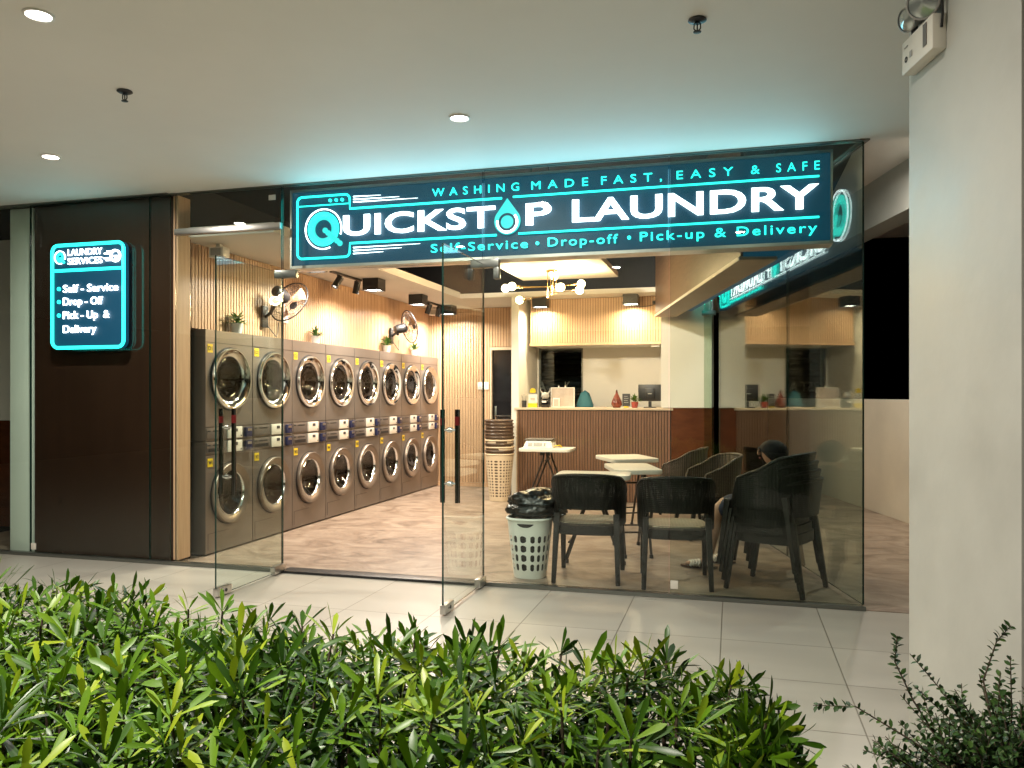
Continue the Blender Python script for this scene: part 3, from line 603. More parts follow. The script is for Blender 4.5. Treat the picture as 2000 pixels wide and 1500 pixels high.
# ------------------------------------------------------------------ washing machines and dryers
MX = Matrix.Rotation(PI / 2, 4, 'Y')         # lathe axis z -> +x
def machine(kind):
    t = thing(kind, '', 'dryer' if kind == 'dryer' else 'washing machine')
    H_, W_, D_ = 0.950, 0.3395, 0.70
    zc = 0.535 if kind == 'dryer' else 0.485
    g = MB(); N = 48; rr = 0.240
    circ = [(0.0, rr * math.cos(2 * PI * i / N), zc + rr * math.sin(2 * PI * i / N)) for i in range(N)]
    rect = []
    for i in range(N):
        c, s_ = math.cos(2 * PI * i / N), math.sin(2 * PI * i / N)
        k = min(W_ / abs(c) if abs(c) > 1e-6 else 1e9, ((H_ - zc) if s_ > 0 else zc) / abs(s_) if abs(s_) > 1e-6 else 1e9)
        rect.append([0.0, k * c, zc + k * s_])
    for cy_, cz_ in ((W_, H_), (-W_, H_), (-W_, 0), (W_, 0)):
        i = min(range(N), key=lambda j: (rect[j][1] - cy_) ** 2 + (rect[j][2] - cz_) ** 2); rect[i][1:] = [cy_, cz_]
    g.ring_strip([circ, rect, [(-D_, p[1], p[2]) for p in rect]], True, False, True)
    body = g.build('body', M['machine'], t, smooth=False)
    m = MB()
    if kind == 'dryer': m.box(0.0005, 0.002, -W_, W_, 0.840, 0.844)
    else: m.box(0.0005, 0.002, -0.31, -0.02, 0.165, 0.168).box(0.0005, 0.002, -0.31, -0.307, 0.03, 0.165)
    m.box(0.0005, 0.002, -W_, W_, 0.118 if kind == 'dryer' else 0.836, 0.122 if kind == 'dryer' else 0.840)
    m.build('panel_seam', M['black'], body, smooth=False)
    T = Matrix.Translation((0, 0, zc)) @ MX
    k = 0.955 if kind == 'dryer' else 0.94
    prof = [(0.262, -0.03), (0.283, 0.0), (0.283, 0.030), (0.277, 0.038), (0.268, 0.038), (0.212, 0.014), (0.204, 0.004), (0.200, -0.03)]
    door = MB().lathe([(r * k, z) for r, z in prof], 48, T).build('door_ring', M['chrome'] if kind == 'dryer' else M['ringtan'], t, angle=50)
    MB().lathe([(0.280 * k, 0.001), (0.293 * k, 0.004), (0.293 * k, 0.0005)], 48, T).build('gasket', M['black'], door)
    if kind == 'washing_machine': MB().lathe([(0.196, 0.014), (0.190, 0.018), (0.180, 0.003), (0.178, -0.04)], 48, T).build('inner_ring', M['chrome'], door, angle=50)
    MB().lathe([(0.195 * k, -0.012), (0.182 * k, -0.004), (0.13, -0.05), (0.07, -0.085), (0.0, -0.092)], 40, T).build('door_glass', M['doorglass'], door, angle=80)
    MB().lathe([(0.228, -0.035), (0.235, -0.06), (0.235, -0.40), (0.20, -0.44), (0.0, -0.46)], 40, T).build('drum', M['drum'], t, angle=40)
    z0, z1 = (0.012, 0.112) if kind == 'dryer' else (0.846, 0.946)
    cp = MB().box(0.0006, 0.006, -W_ + 0.012, -0.06, z0 + 0.004, z1 - 0.004).build('control_panel', M['panelgrey'], t, bevel=0.002)
    m = MB().box(0.0055, 0.0072, -0.32, -0.28, z1 - 0.032, z1 - 0.022).box(0.0055, 0.0072, -0.25, -0.11, z1 - 0.034, z1 - 0.022)
    if kind == 'washing_machine': m.box(0.0055, 0.0072, -0.31, -0.09, z0 + 0.016, z0 + 0.046)
    m.build('slot', M['black'], cp, smooth=False)
    pp = MB().box(0.0006, 0.014, -0.045, 0.165, z0, z1).build('price_plate', M['offwhite'], t, bevel=0.003)
    m = MB().box(0.0135, 0.016, 0.04, 0.095, z0 + 0.055, z0 + 0.083).box(0.0135, 0.016, 0.14, 0.152, z0 + 0.012, z0 + 0.024); m.build('display', M['ink'], pp, smooth=False)
    cb = MB().box(0.0006, 0.03, 0.21, 0.30, z0 + 0.002, z1 - 0.012).build('coin_box', M['navybox'], t, bevel=0.006)
    MB().box(0.029, 0.032, 0.225, 0.285, z0 + 0.055, z1 - 0.022).build('coin_plate', M['steel'], cb, smooth=False)
    return t
def number(t, s_, kind):
    z = 0.755 if kind == 'dryer' else 0.735
    st = MB().box(0.0006, 0.003, -0.315, -0.245, z, z + 0.072).build('number_sticker', M['yellow'], t, smooth=False)
    o = text('number', s_, -0.306, -0.254, z + 0.018, 0.036, M['ink'], st, y=0, th=0.001)
    a = np.empty(len(o.data.vertices) * 3); o.data.vertices.foreach_get('co', a); a = a.reshape(-1, 3)
    b = np.stack([0.0042 - a[:, 1], a[:, 0], a[:, 2]], 1); o.data.vertices.foreach_set('co', b.ravel()); o.data.update()
ORD = ['first', 'second', 'third', 'fourth', 'fifth', 'sixth', 'seventh', 'eighth']
base_w = machine('washing_machine'); base_d = machine('dryer')
PITCH = 0.690; MY0 = 5.80
for i in range(8):
    y = MY0 + PITCH * (i + 0.5)
    for b, kind, z in ((base_w, 'washing_machine', 0.015), (base_d, 'dryer', 0.969)):
        o = b if i == 0 else dup(b)
        mm = o; o.location = (-4.28, y, z); pre = 'D' if kind == 'dryer' else 'W'
        if i: # drop the copied sticker, each machine has its own number
            pass
        o['group'] = 'stacked dryers along the wall' if kind == 'dryer' else 'washing machines along the wall'
        o['label'] = ('dryer with chrome ring, sticker %s, upper machine of the %s stack from the glass' if kind == 'dryer' else 'washing machine with tan ring, sticker %s, lower machine of the %s stack from the glass') % (pre + str(i + 1), ORD[i])
machs = [o for o in C.objects if o.name.split('.')[0] in ('washing_machine', 'dryer') and o.parent is None]
for o in machs:
    s_ = o['label'].split('sticker ')[1].split(',')[0]; number(o, s_, o.name.split('.')[0])
tag(MB().box(-4.95, -4.33, 5.80, 11.31, 0.0, 0.0148).build('plinth', M['black'], smooth=False), 'low black plinth under the row of machines', 'plinth')

# ------------------------------------------------------------------ plants in pots
def add_tint(me, vals):
    at = me.attributes.new('tint', 'FLOAT', 'POINT'); at.data.foreach_set('value', np.asarray(vals, dtype=np.float32))
LANCE = (.22, .42, .75, 1.0, .92, .62, .10); OVATE = (.2, .75, 1, .92, .65, .4, .08)
def leaves_mesh(name, base, dirs, up, length, width, curl, hue, m, parent, seg=4, fold=0.25, prof_=OVATE):
    """many leaves at once: each a folded, curved blade (3 verts across, seg+1 rows)"""
    n = len(base); dirs = dirs / np.linalg.norm(dirs, axis=1, keepdims=True)
    sd = np.cross(dirs, up); sd /= np.linalg.norm(sd, axis=1, keepdims=True) + 1e-9
    nrm = np.cross(sd, dirs)
    rows = []
    for k in range(seg + 1):
        s_ = k / seg
        wv = width * float(np.interp(s_, (0, .2, .45, .68, .86, .95, 1), prof_)) * 0.5
        wv = np.maximum(wv, width * 0.04)
        cen = base + dirs * (length * s_)[:, None] + nrm * (-curl * length * s_ * s_)[:, None]
        lift = (wv * fold)[:, None] * nrm
        rows += [cen - sd * wv[:, None] + lift, cen, cen + sd * wv[:, None] + lift]
    V = np.stack(rows, 1).reshape(-1, 3); nr = 3 * (seg + 1)
    fs = []
    for k in range(seg):
        for c in (0, 1): fs.append([3 * k + c, 3 * k + c + 1, 3 * k + c + 4, 3 * k + c + 3])
    fs = np.array(fs); Fc = (fs[None] + (np.arange(n) * nr)[:, None, None]).reshape(-1, 4)
    me = bpy.data.meshes.new(name); me.vertices.add(len(V)); me.vertices.foreach_set('co', V.astype(np.float32).ravel())
    me.loops.add(Fc.size); me.loops.foreach_set('vertex_index', Fc.astype(np.int32).ravel())
    me.polygons.add(len(Fc)); me.polygons.foreach_set('loop_start', np.arange(0, Fc.size, 4, dtype=np.int32))
    me.update(calc_edges=True); me.polygons.foreach_set('use_smooth', [True] * len(Fc))
    add_tint(me, np.repeat(hue, nr)); me.materials.append(m); me.update()
    return link(name, me, parent)
def rosette_dirs(n, el0, el1):
    az = rng.uniform(0, 2 * PI, n); el = np.radians(rng.uniform(el0, el1, n))
    return np.stack([np.cos(az) * np.cos(el), np.sin(az) * np.cos(el), np.sin(el)], 1)
UP = np.array([0.0, 0.0, 1.0])
def pot_plant(label, loc, s=1.0, pot='pot', group='small plants on the machines', n=46, dark=0.0):
    t = thing('potted_plant', label, 'plant', loc, rng.uniform(0, 6), group)
    MB().lathe([(0.0, 0.0), (0.036 * s, 0.0), (0.048 * s, 0.075 * s), (0.051 * s, 0.08 * s), (0.046 * s, 0.08 * s), (0.044 * s, 0.068 * s), (0.0, 0.066 * s)], 20).build('pot', M[pot], t, angle=50)
    d = rosette_dirs(n, 15, 88); b = np.zeros((n, 3)); b[:, 2] = 0.07 * s + rng.uniform(0, 0.05, n) * s; b[:, :2] = d[:, :2] * 0.02 * s
    leaves_mesh('leaves', b, d, np.tile(UP, (n, 1)) + rng.normal(0, .1, (n, 3)), rng.uniform(0.05, 0.095, n) * s, rng.uniform(0.018, 0.028, n) * s, rng.uniform(0.1, 0.5, n), np.clip(rng.uniform(0, 1, n) - dark, 0, 1), M['potleaf'], t, 3)
for i, (y, s_, dk, lb) in enumerate(((6.35, 1.15, 0, 'bushy green plant in a white pot on the first dryers, nearest the glass'), (7.78, 1.0, 0.4, 'dark thin-leaved plant in a white pot on the third dryer'), (9.63, 1.1, 0, 'green plant in a white pot below the farther fan'), (10.56, 1.0, 0.1, 'small plant in a white pot farthest along the dryers'))):
    pot_plant(lb, (-4.352, y, 1.9215), s_, dark=dk)

# ------------------------------------------------------------------ wall fans
def fan(label, y, zb, head, ax):
    t = thing('wall_fan', label, 'fan', (-4.405, y, zb), 0, 'black wall fans above the machines')
    MB().box(0, 0.02, -0.05, 0.05, -0.12, 0.09).build('bracket', M['black'], t, bevel=0.006)
    h = Vector(head); a = Vector(ax).normalized()
    back = h - a * 0.15
    MB().tube([(0.015, 0, -0.02), (0.07, 0, 0.02), tuple(back + Vector((0, 0, -0.07))), tuple(back)], 0.016, 10).build('arm', M['black'], t)
    q4 = a.to_track_quat('Z', 'Y').to_matrix().to_4x4()
    T = Matrix.Translation(h) @ q4
    MB().lathe([(0.0, -0.20), (0.05, -0.19), (0.062, -0.14), (0.062, -0.06), (0.05, -0.03), (0.0, -0.03)], 20, T).build('motor', M['black'], t, angle=50)
    m = MB(); Rg = 0.215
    def ring(r, z, w_): m.tube([T @ Vector((r * math.cos(2 * PI * k / 40), r * math.sin(2 * PI * k / 40), z)) for k in range(40)], w_, 6, loop=True)
    ring(Rg, 0.02, 0.0065); ring(0.10, 0.085, 0.0022); ring(0.10, -0.04, 0.0022); ring(0.155, 0.066, 0.002); ring(0.155, -0.022, 0.002)
    for k in range(36):
        c, s_ = math.cos(2 * PI * k / 36), math.sin(2 * PI * k / 36)
        for sg in (-1, 1):
            m.tube([T @ Vector((r * c, r * s_, z)) for r, z in ((0.045, 0.03 + sg * 0.065), (0.12, 0.03 + sg * 0.055), (0.17, 0.025 + sg * 0.035), (Rg, 0.02))], 0.0014, 4)
    m.build('grille', M['black'], t)
    b = MB()
    for k in range(3):
        a0 = k * 2 * PI / 3 + 0.5
        g = [[T @ Vector((r * math.cos(a0 + (j - 2) * 0.16 * (0.6 + r * 3)), r * math.sin(a0 + (j - 2) * 0.16 * (0.6 + r * 3)), 0.02 + (j - 2) * 0.012)) for j in range(5)] for r in (0.03, 0.08, 0.13, 0.18)]
        b.ring_strip(g, False, False, False)
    b.build('blades', M['fanorange'], t)
    MB().lathe([(0.0, 0.10), (0.04, 0.095), (0.045, 0.085), (0.0, 0.082)], 18, T).build('cap', M['black'], t)
    MB().tube([(0.02, 0.03, -0.1), (0.06, 0.12, -0.2), (0.03, 0.2, -0.16), (0.012, 0.24, -0.05)], 0.004, 6).build('cord', M['black'], t)
fan('black wall fan tilted up over the first machines, nearest the glass', 6.87, 2.14, (0.24, 0.04, 0.14), (0.16, 0.84, -0.42))
fan('black wall fan facing the room over the far machines', 9.88, 2.17, (0.28, -0.08, 0.09), (0.62, 0.70, 0.22))
tag(MB().box(-4.42, -4.408, 7.20, 7.32, 2.10, 2.18).build('wall_socket', M['offwhite'], bevel=0.003), 'white wall socket right of the nearer fan', 'socket')

# ------------------------------------------------------------------ lamps
WARM = (1.0, 0.76, 0.46); COOL = (1.0, 0.88, 0.74)
def square_lamp(label, x, y, z, power, col):
    t = thing('ceiling_lamp', label, 'ceiling lamp', (x, y, z), 0, 'square dark ceiling lamps')
    m = MB(); h = 0.095
    for b in ((-h, h, -h, -h + 0.008), (-h, h, h - 0.008, h), (-h, -h + 0.008, -h + 0.008, h - 0.008), (h - 0.008, h, -h + 0.008, h - 0.008)): m.box(*b, -0.13, 0.0)
    m.box(-h + 0.008, h - 0.008, -h + 0.008, h - 0.008, -0.02, -0.002)
    m.build('housing', M['black'], t, smooth=False)
    MB().box(-h + 0.01, h - 0.01, -h + 0.01, h - 0.01, -0.118, -0.112).build('diffuser', M['lamp_cool'], t, smooth=False)
    lamp('AREA', t, (0, 0, -0.135), power, col, 0.16, spot=R(165))
    MB().box(-h + 0.03, h - 0.03, -h + 0.03, h - 0.03, -0.001, 0.0).build('back_plate', M['black'], t, smooth=False)
for x, y, lb in ((-3.80, 6.75, 'square ceiling lamp nearest the doors, hidden behind the sign'), (-3.86, 8.2, 'square ceiling lamp beside the nearer spotlight rail over the machines'), (-3.92, 9.65, 'square ceiling lamp midway along the machines'), (-3.96, 10.9, 'square ceiling lamp at the far end of the machines')):
    square_lamp(lb, x, y, 2.658, 48, COOL)
for x, lb in ((-2.46, 'square ceiling lamp over the left end of the counter'), (-1.26, 'square ceiling lamp over the right end of the counter')):
    square_lamp(lb, x, 10.36, 2.658, 22, WARM)
def track(label, x, y, z, spots, pw=24, drop=0):
    t = thing('track_light', label, 'track light', (x, y, z), 0, 'black track spotlights')
    MB().box(-0.015, 0.015, -0.35, 0.35, -0.022, 0).build('rail', M['black'], t, smooth=False)
    if drop:
        for oy in (-0.3, 0.3): MB().cyl((0, oy, 0), (0, oy, drop), 0.006, n=8).build('hanger', M['black'], t)
    for (oy, ax) in spots:
        a = Vector(ax).normalized(); p = Vector((0, oy, -0.10)); T = Matrix.Translation(p) @ a.to_track_quat('Z', 'Y').to_matrix().to_4x4()
        hd = MB().lathe([(0.0, -0.07), (0.034, -0.068), (0.036, -0.06), (0.036, 0.07), (0.031, 0.07), (0.028, 0.05)], 20, T).tube([(0, oy, -0.02), tuple(p + Vector((0.0, 0, 0.02)))], 0.008, 8).build('spot_head', M['black'], t, angle=50)
        MB().lathe([(0.0, 0.055), (0.029, 0.052)], 20, T).build('lens', M['lamp_cool'], hd)
        lamp('SPOT', t, tuple(p + a * 0.085), pw, COOL, 0.03, R(75 if drop else 120), a.to_track_quat('-Z', 'Y').to_euler())
track('black spotlight rail nearest the glass over the machines', -4.02, 7.85, 2.658, ((-0.2, (-0.35, -0.45, -0.9)), (0.24, (-0.25, 0.1, -1.0))))
track('black spotlight rail at the far end over the machines', -4.05, 10.45, 2.658, ((-0.1, (-0.35, 0.1, -0.9)), (0.28, (-0.3, 0.35, -0.9))))
track('added unseen spotlight rail behind the sign, brightening the counter recess', -1.5, 6.3, 3.0, ((-0.2, (0.02, 0.96, -0.26)), (0.24, (-0.12, 0.95, -0.27))), 200, 0.449)  # unseen rail, added to brighten the wall behind the counter
for x, y, lb in ((-4.25, 5.95, 'white box unit under the dropped ceiling near the glass front'), (-4.25, 11.1, 'white box unit under the dropped ceiling at the far corner')):
    t = thing('wall_speaker', lb, 'speaker', (x, y, 2.60), 0)
    MB().box(-0.07, 0.07, -0.05, 0.05, -0.06, 0.03).build('case', M['pot'], t, bevel=0.008)
    MB().box(-0.02, 0.02, -0.02, 0.02, 0.03, 0.058).build('mount', M['pot'], t, smooth=False)
    MB().box(-0.05, 0.05, -0.053, -0.0505, -0.045, 0.015).build('front_grille', M['greyplastic'], t, smooth=False)
def downlight(label, x, y, power):
    t = thing('downlight', label, 'downlight', (x, y, 2.98), 0, 'round recessed downlights in the walkway ceiling')
    MB().lathe([(0.062, 0.0), (0.062, -0.006), (0.052, -0.008), (0.048, -0.002)], 32).build('trim', M['pot'], t, angle=50)
    MB().lathe([(0.0, -0.0035), (0.049, -0.003)], 32).build('lens', M['lamp_cool'], t)
    lamp('AREA', t, (0, 0, -0.012), power, (1.0, 0.93, 0.82), 0.09, spot=R(170))
    return t
for x, y, p, lb in ((-2.844, 2.74, 40, 'round downlight at the top left corner of the ceiling'), (-4.455, 4.39, 42, 'round downlight lower left, above the small sign'), (-1.533, 4.41, 32, 'round downlight in the middle of the ceiling, above the main sign'),
                    (0.08, 2.74, 5, 'round downlight overhead near the right column, out of frame'), (-1.4, 0.9, 112, 'round downlight above the hedge, out of frame'), (-4.3, 1.2, 50, 'round downlight far left over the hedge, out of frame')):
    downlight(lb, x, y, p)
d_ = downlight('added unseen downlight in the higher ceiling, brightening the side beam and parapet', 1.35, 8.3, 60); d_.location.z = 3.87  # unseen lamp, added to lift the side beam, ceiling and parapet
def sprinkler(label, x, y):
    t = thing('sprinkler', label, 'sprinkler', (x, y, 2.98), 0, 'black fire sprinklers in the walkway ceiling')
    MB().lathe([(0.0, -0.001), (0.038, -0.001), (0.040, -0.006), (0.030, -0.012), (0.012, -0.014), (0.012, -0.02), (0.0, -0.02)], 24).build('flange', M['black'], t, angle=50)
    m = MB().tube([(-0.013, 0, -0.018), (-0.014, 0, -0.04), (-0.004, 0, -0.052)], 0.003, 6).tube([(0.013, 0, -0.018), (0.014, 0, -0.04), (0.004, 0, -0.052)], 0.003, 6).cyl((0, 0, -0.02), (0, 0, -0.05), 0.003, n=8)
    m.build('yoke', M['black'], t)
    MB().lathe([(0.0, -0.051), (0.017, -0.053), (0.017, -0.056), (0.0, -0.058)], 16).build('deflector', M['black'], t)
sprinkler('black sprinkler in the left half of the ceiling', -3.116, 3.55); sprinkler('black sprinkler in the right half of the ceiling', -0.145, 3.53)

# chandelier and its lit ceiling raft
tag(MB().box(-2.36, -1.245, 7.68, 9.05, 2.70, 2.76).build('ceiling_raft', M['white'], bevel=0.004), 'cream rectangular ceiling panel above the chandelier', 'ceiling panel')
ch = thing('chandelier', 'brass chandelier with glowing globe bulbs hanging under the cream panel', 'chandelier', (-1.86, 8.35, 2.699))
MB().lathe([(0.0, 0.0), (0.06, 0.0), (0.06, -0.02), (0.0, -0.024)], 24).build('canopy', M['brass'], ch, angle=50)
m = MB()
for i, x in enumerate((-0.045, -0.015, 0.015, 0.045)): m.cyl((x, 0.01 * (i % 2), -0.02), (x, 0.01 * (i % 2), -0.22 - 0.03 * (i % 2)), 0.0045, n=8)
m.cyl((0.0, 0, -0.16), (0.0, 0, -0.27), 0.011, n=12).cyl((0.045, 0, -0.15), (0.045, 0, -0.22), 0.012, n=12).cyl((-0.045, 0, -0.20), (-0.045, 0, -0.30), 0.011, n=12)
m.build('stem', M['brass'], ch)
bul = [(-0.03, 0.25, -0.03), (-0.53, 0.05, -0.17), (-0.40, -0.15, -0.18), (-0.41, 0.2, -0.285), (0.14, -0.2, -0.215), (0.30, 0.1, -0.145), (0.32, -0.1, -0.238)]
for x, y, z in bul:
    b = Vector((x, y, z)); c = Vector((0.0, 0.0, max(-0.27, min(-0.18, z)))); d = (c - b).normalized()
    am = MB().tube([tuple(b + d * 0.05), tuple(c)], 0.0045, 8).cyl(tuple(b + d * 0.04), tuple(b + d * 0.085), 0.014, n=12).build('arm', M['brass'], ch)
    MB().lathe([(0.044 * math.sin(PI * k / 10), -0.044 * math.cos(PI * k / 10)) for k in range(11)], 20, Matrix.Translation(b)).build('bulb', M['bulb'], am, angle=80)
    lamp('POINT', ch, tuple(b), 84.0, (1.0, 0.69, 0.35), 0.05)

# ------------------------------------------------------------------ reception: counter, cabinet, things on the counter
ct = thing('reception_counter', 'reception counter with brown ribbed front and pale top', 'counter', (-1.74, 10.15, 0))
slats('x', -0.985, 1.0, 0, 0.0, 1.165, 0.036, 0.010, 0.012, 0.03).build('ribbed_front', [M['walnut'], M['walnutgroove']], ct, smooth=False)
MB().box(-1.0, -0.986, -0.004, 0.45, 0, 1.168).build('side_panel', M['pale_wood'], ct, smooth=False)
MB().box(-0.985, 1.0, 0.043, 0.5, 0, 1.168).build('carcass', M['walnut'], ct, smooth=False)
MB().box(-1.02, 1.03, -0.025, 0.5, 1.17, 1.198).build('countertop', M['pale_wood'], ct, bevel=0.004)
cb = thing('wall_cabinet', 'ribbed light wood cabinet hanging over the reception counter', 'cabinet', (-1.77, 10.55, 2.03))
slats('x', -0.875, 0.88, 0, 0.035, 0.628, 0.034, 0.010, 0.012, 0.03).build('ribbed_front', [M['oak'], M['oakgroove']], cb, smooth=False)
MB().box(-0.885, 0.885, -0.02, 0.06, 0.0, 0.033).build('bottom_trim', M['oak'], cb, smooth=False)
MB().box(-0.885, 0.885, 0.061, 0.69, 0.0, 0.628).build('carcass', M['white'], cb, smooth=False)
MB().box(0.74, 0.85, 0.08, 0.14, -0.03, -0.001).build('led_driver', M['pot'], cb, smooth=False)
CT = 1.199
t = thing('pen_cup', 'cup of pens at the left end of the counter', 'pen cup', (-2.675, 10.32, CT))
MB().lathe([(0, 0), (0.03, 0), (0.033, 0.09), (0.029, 0.09), (0.027, 0.01), (0, 0.01)], 16).build('cup', M['ink'], t, angle=50)
m = MB()
for k in range(7): a = k * 0.9; m.cyl((0.01 * math.cos(a), 0.01 * math.sin(a), 0.01), (0.032 * math.cos(a), 0.03 * math.sin(a), 0.15 + 0.012 * (k % 3)), 0.0035, n=6)
m.build('pens', M['greyplastic'], t)
t = thing('card_stand', 'yellow and white card stand beside the pen cup', 'card stand', (-2.555, 10.31, CT))
MB().prism(rrect(-0.062, 0.062, 0.0, 0.055, 0.006), -0.02, 0.03).build('base', M['yellow'], t)
MB().box(-0.06, 0.06, 0.0, 0.006, 0.056, 0.18).build('card', M['pot'], t, smooth=False)
MB().prism(arc(0, 0.215, 0.04, -35, 215, 16), 0.0, 0.006).build('yellow_topper', M['yellow'], t)
MB().box(-0.03, 0.03, -0.002, -0.0005, 0.085, 0.09).box(-0.03, 0.03, -0.002, -0.0005, 0.10, 0.125).build('print', M['clearboard'], t, smooth=False)
t = thing('figurine', 'small dark horned figurine with a white tag on the counter', 'figurine', (-2.39, 10.33, CT))
MB().lathe([(0, 0), (0.055, 0.0), (0.068, 0.04), (0.06, 0.09), (0.045, 0.115), (0, 0.12)], 20).build('body', M['blackgloss'], t, angle=60)
MB().lathe([(0, 0.11), (0.04, 0.115), (0.055, 0.15), (0.045, 0.19), (0.0, 0.205)], 20).build('head', M['greyplastic'], t, angle=60)
for sx in (-1, 1): MB().tube([(sx * 0.03, 0, 0.18), (sx * 0.065, 0, 0.22), (sx * 0.06, 0, 0.26)], [0.012, 0.008, 0.002], 8).build('horn', M['greyplastic'], t)
MB().box(-0.03, 0.03, -0.072, -0.068, 0.065, 0.09).build('tag', M['pot'], t, smooth=False)
t = thing('notice_board', 'pale notice board standing on the counter before the dark window', 'notice board', (-2.17, 10.40, CT))
MB().box(-0.15, 0.15, 0, 0.012, 0.012, 0.255).build('board', M['clearboard'], t, smooth=False)
m = MB().box(-0.16, -0.151, -0.006, 0.018, 0.0, 0.265).box(0.151, 0.16, -0.006, 0.018, 0, 0.265).box(-0.15, 0.15, -0.006, 0.018, 0.256, 0.265).box(-0.15, 0.15, -0.04, 0.05, 0.0, 0.011); m.build('frame', M['pot'], t, smooth=False)
m = MB()
for x in (-0.06, 0.03): m.box(x, x + 0.012, -0.008, 0.02, 0.266, 0.29)
m.build('clip', M['pot'], t, smooth=False)
t = thing('photo_frame', 'small white framed notice leaning before the notice board', 'frame', (-2.235, 10.30, CT))
MB().box(-0.045, 0.045, 0, 0.01, 0.0, 0.125).build('frame', M['pot'], t, bevel=0.002)
MB().box(-0.033, 0.033, -0.002, -0.0005, 0.015, 0.11).build('print', M['clearboard'], t, smooth=False)
t = thing('vase', 'red brown teardrop vase on the counter', 'vase', (-1.44, 10.32, CT))
MB().lathe([(0, 0), (0.045, 0), (0.07, 0.04), (0.066, 0.075), (0.04, 0.135), (0.017, 0.185), (0.013, 0.21), (0.016, 0.215), (0, 0.216)], 24).build('body', M['vase'], t, angle=60)
MB().lathe([(0.008, 0.216), (0.012, 0.225), (0, 0.235)], 12).build('stopper', M['ink'], t)
t = thing('menu_card', 'small black menu card beside the vase', 'menu card', (-1.318, 10.33, CT))
MB().box(-0.05, 0.05, 0, 0.008, 0.02, 0.18).build('card', M['ink'], t, smooth=False)
MB().box(-0.03, 0.03, -0.02, 0.03, 0.0, 0.0195).build('foot', M['yellow'], t, smooth=False)
m = MB()
for k in range(4): m.box(-0.03, 0.028 - 0.01 * (k % 2), -0.0015, -0.0005, 0.065 + 0.026 * k, 0.073 + 0.026 * k)
m.build('print', M['greyplastic'], t, smooth=False)
pot_plant('small bright plant in a red pot on the counter', (-1.208, 10.32, CT), 0.95, 'redpot', 'plants on the counter')
t = thing('monitor', 'black computer monitor on the counter, back towards the glass', 'monitor', (-1.02, 10.38, CT))
MB().box(-0.15, 0.15, 0, 0.035, 0.085, 0.30).build('case', M['black'], t, bevel=0.008)
MB().box(-0.06, 0.06, -0.02, -0.001, 0.12, 0.25).build('back_bulge', M['black'], t, bevel=0.008)
MB().box(-0.025, 0.025, -0.022, -0.0205, 0.175, 0.187).build('maker_plate', M['greyplastic'], t, smooth=False)
MB().box(-0.02, 0.02, 0.005, 0.03, 0.012, 0.084).build('neck', M['black'], t, smooth=False)
MB().prism([(-0.08, 0), (0.08, 0), (0.07, 0.011), (-0.07, 0.011)], -0.05, 0.09).build('foot', M['black'], t)
t = thing('computer_tower', 'small black computer box at the right end of the counter', 'computer', (-0.80, 10.36, CT))
MB().box(-0.045, 0.045, 0, 0.2, 0.0, 0.19).build('case', M['black'], t, bevel=0.006)
MB().box(-0.03, 0.03, -0.003, -0.0005, 0.03, 0.16).build('front_panel', M['blackgloss'], t, smooth=False)
t = thing('paper_stack', 'small stack of papers lying on the counter', 'papers', (-1.66, 10.33, CT))
MB().box(-0.07, 0.07, 0, 0.1, 0, 0.012).build('sheets', M['clearboard'], t, smooth=False)
tag(MB().lathe([(0, 0), (0.1, 0.0), (0.12, 0.2), (0.06, 0.36), (0, 0.4)], 20, Matrix.Translation((-1.95, 10.85, 1.03))).build('chair_back', M['teal'], angle=60), 'teal rounded chair back behind the counter', 'chair back')
for x, lb in ((-3.613, 'white wall switch plate, left of the pair'), (-3.517, 'white wall switch plate, right of the pair')):
    t = thing('wall_switch', lb, 'switch', (x, 11.329, 1.50), 0, 'white switches on the end wall')
    MB().box(-0.037, 0.037, -0.012, -0.0005, -0.055, 0.055).build('plate', M['pot'], t, bevel=0.003)
    MB().box(-0.014, 0.014, -0.016, -0.0125, -0.02, 0.02).build('rocker', M['offwhite'], t, smooth=False)
# strung party lamps on the cabinet: a short wire with sockets
t = thing('cable', 'loose dark cable with little boxes along the cabinet top', 'cable', (-1.1, 10.53, 2.55))
MB().tube([(-0.25 + 0.05 * k, -0.005 - 0.002 * (k % 2), 0.02 - 0.05 * math.sin(PI * k / 9)) for k in range(10)], 0.004, 6).build('wire', M['black'], t)
m = MB().box(-0.29, -0.235, -0.04, 0.0, 0.0, 0.04).box(0.10, 0.145, -0.04, 0.0, 0.0, 0.04).box(0.19, 0.215, -0.04, 0.0, 0.0, 0.055); m.build('boxes', M['black'], t, bevel=0.003)
# blue coil hanging in the dark ceiling void at right
t = thing('cable_coil', 'blue coil of cable hanging under the ceiling beside the sign', 'cable coil', (-0.33, 8.0, 2.62))
m = MB()
for k in range(5): m.tube([(0.085 * math.cos(2 * PI * j / 24), 0.085 * math.sin(2 * PI * j / 24), 0.02 * k + 0.004 * math.sin(j)) for j in range(24)], 0.008, 6, loop=True)
m.build('coil', mat('blue_cable', (0.02, 0.05, 0.16), 0.35), t)
MB().cyl((0, 0, 0.09), (0, 0, 0.83), 0.006, n=8).build('hanger', M['black'], t)
MB().tube([(0.03, 0, 0), (0.045, 0, -0.06), (0.03, 0, -0.13)], 0.003, 6).build('tail', M['black'], t)

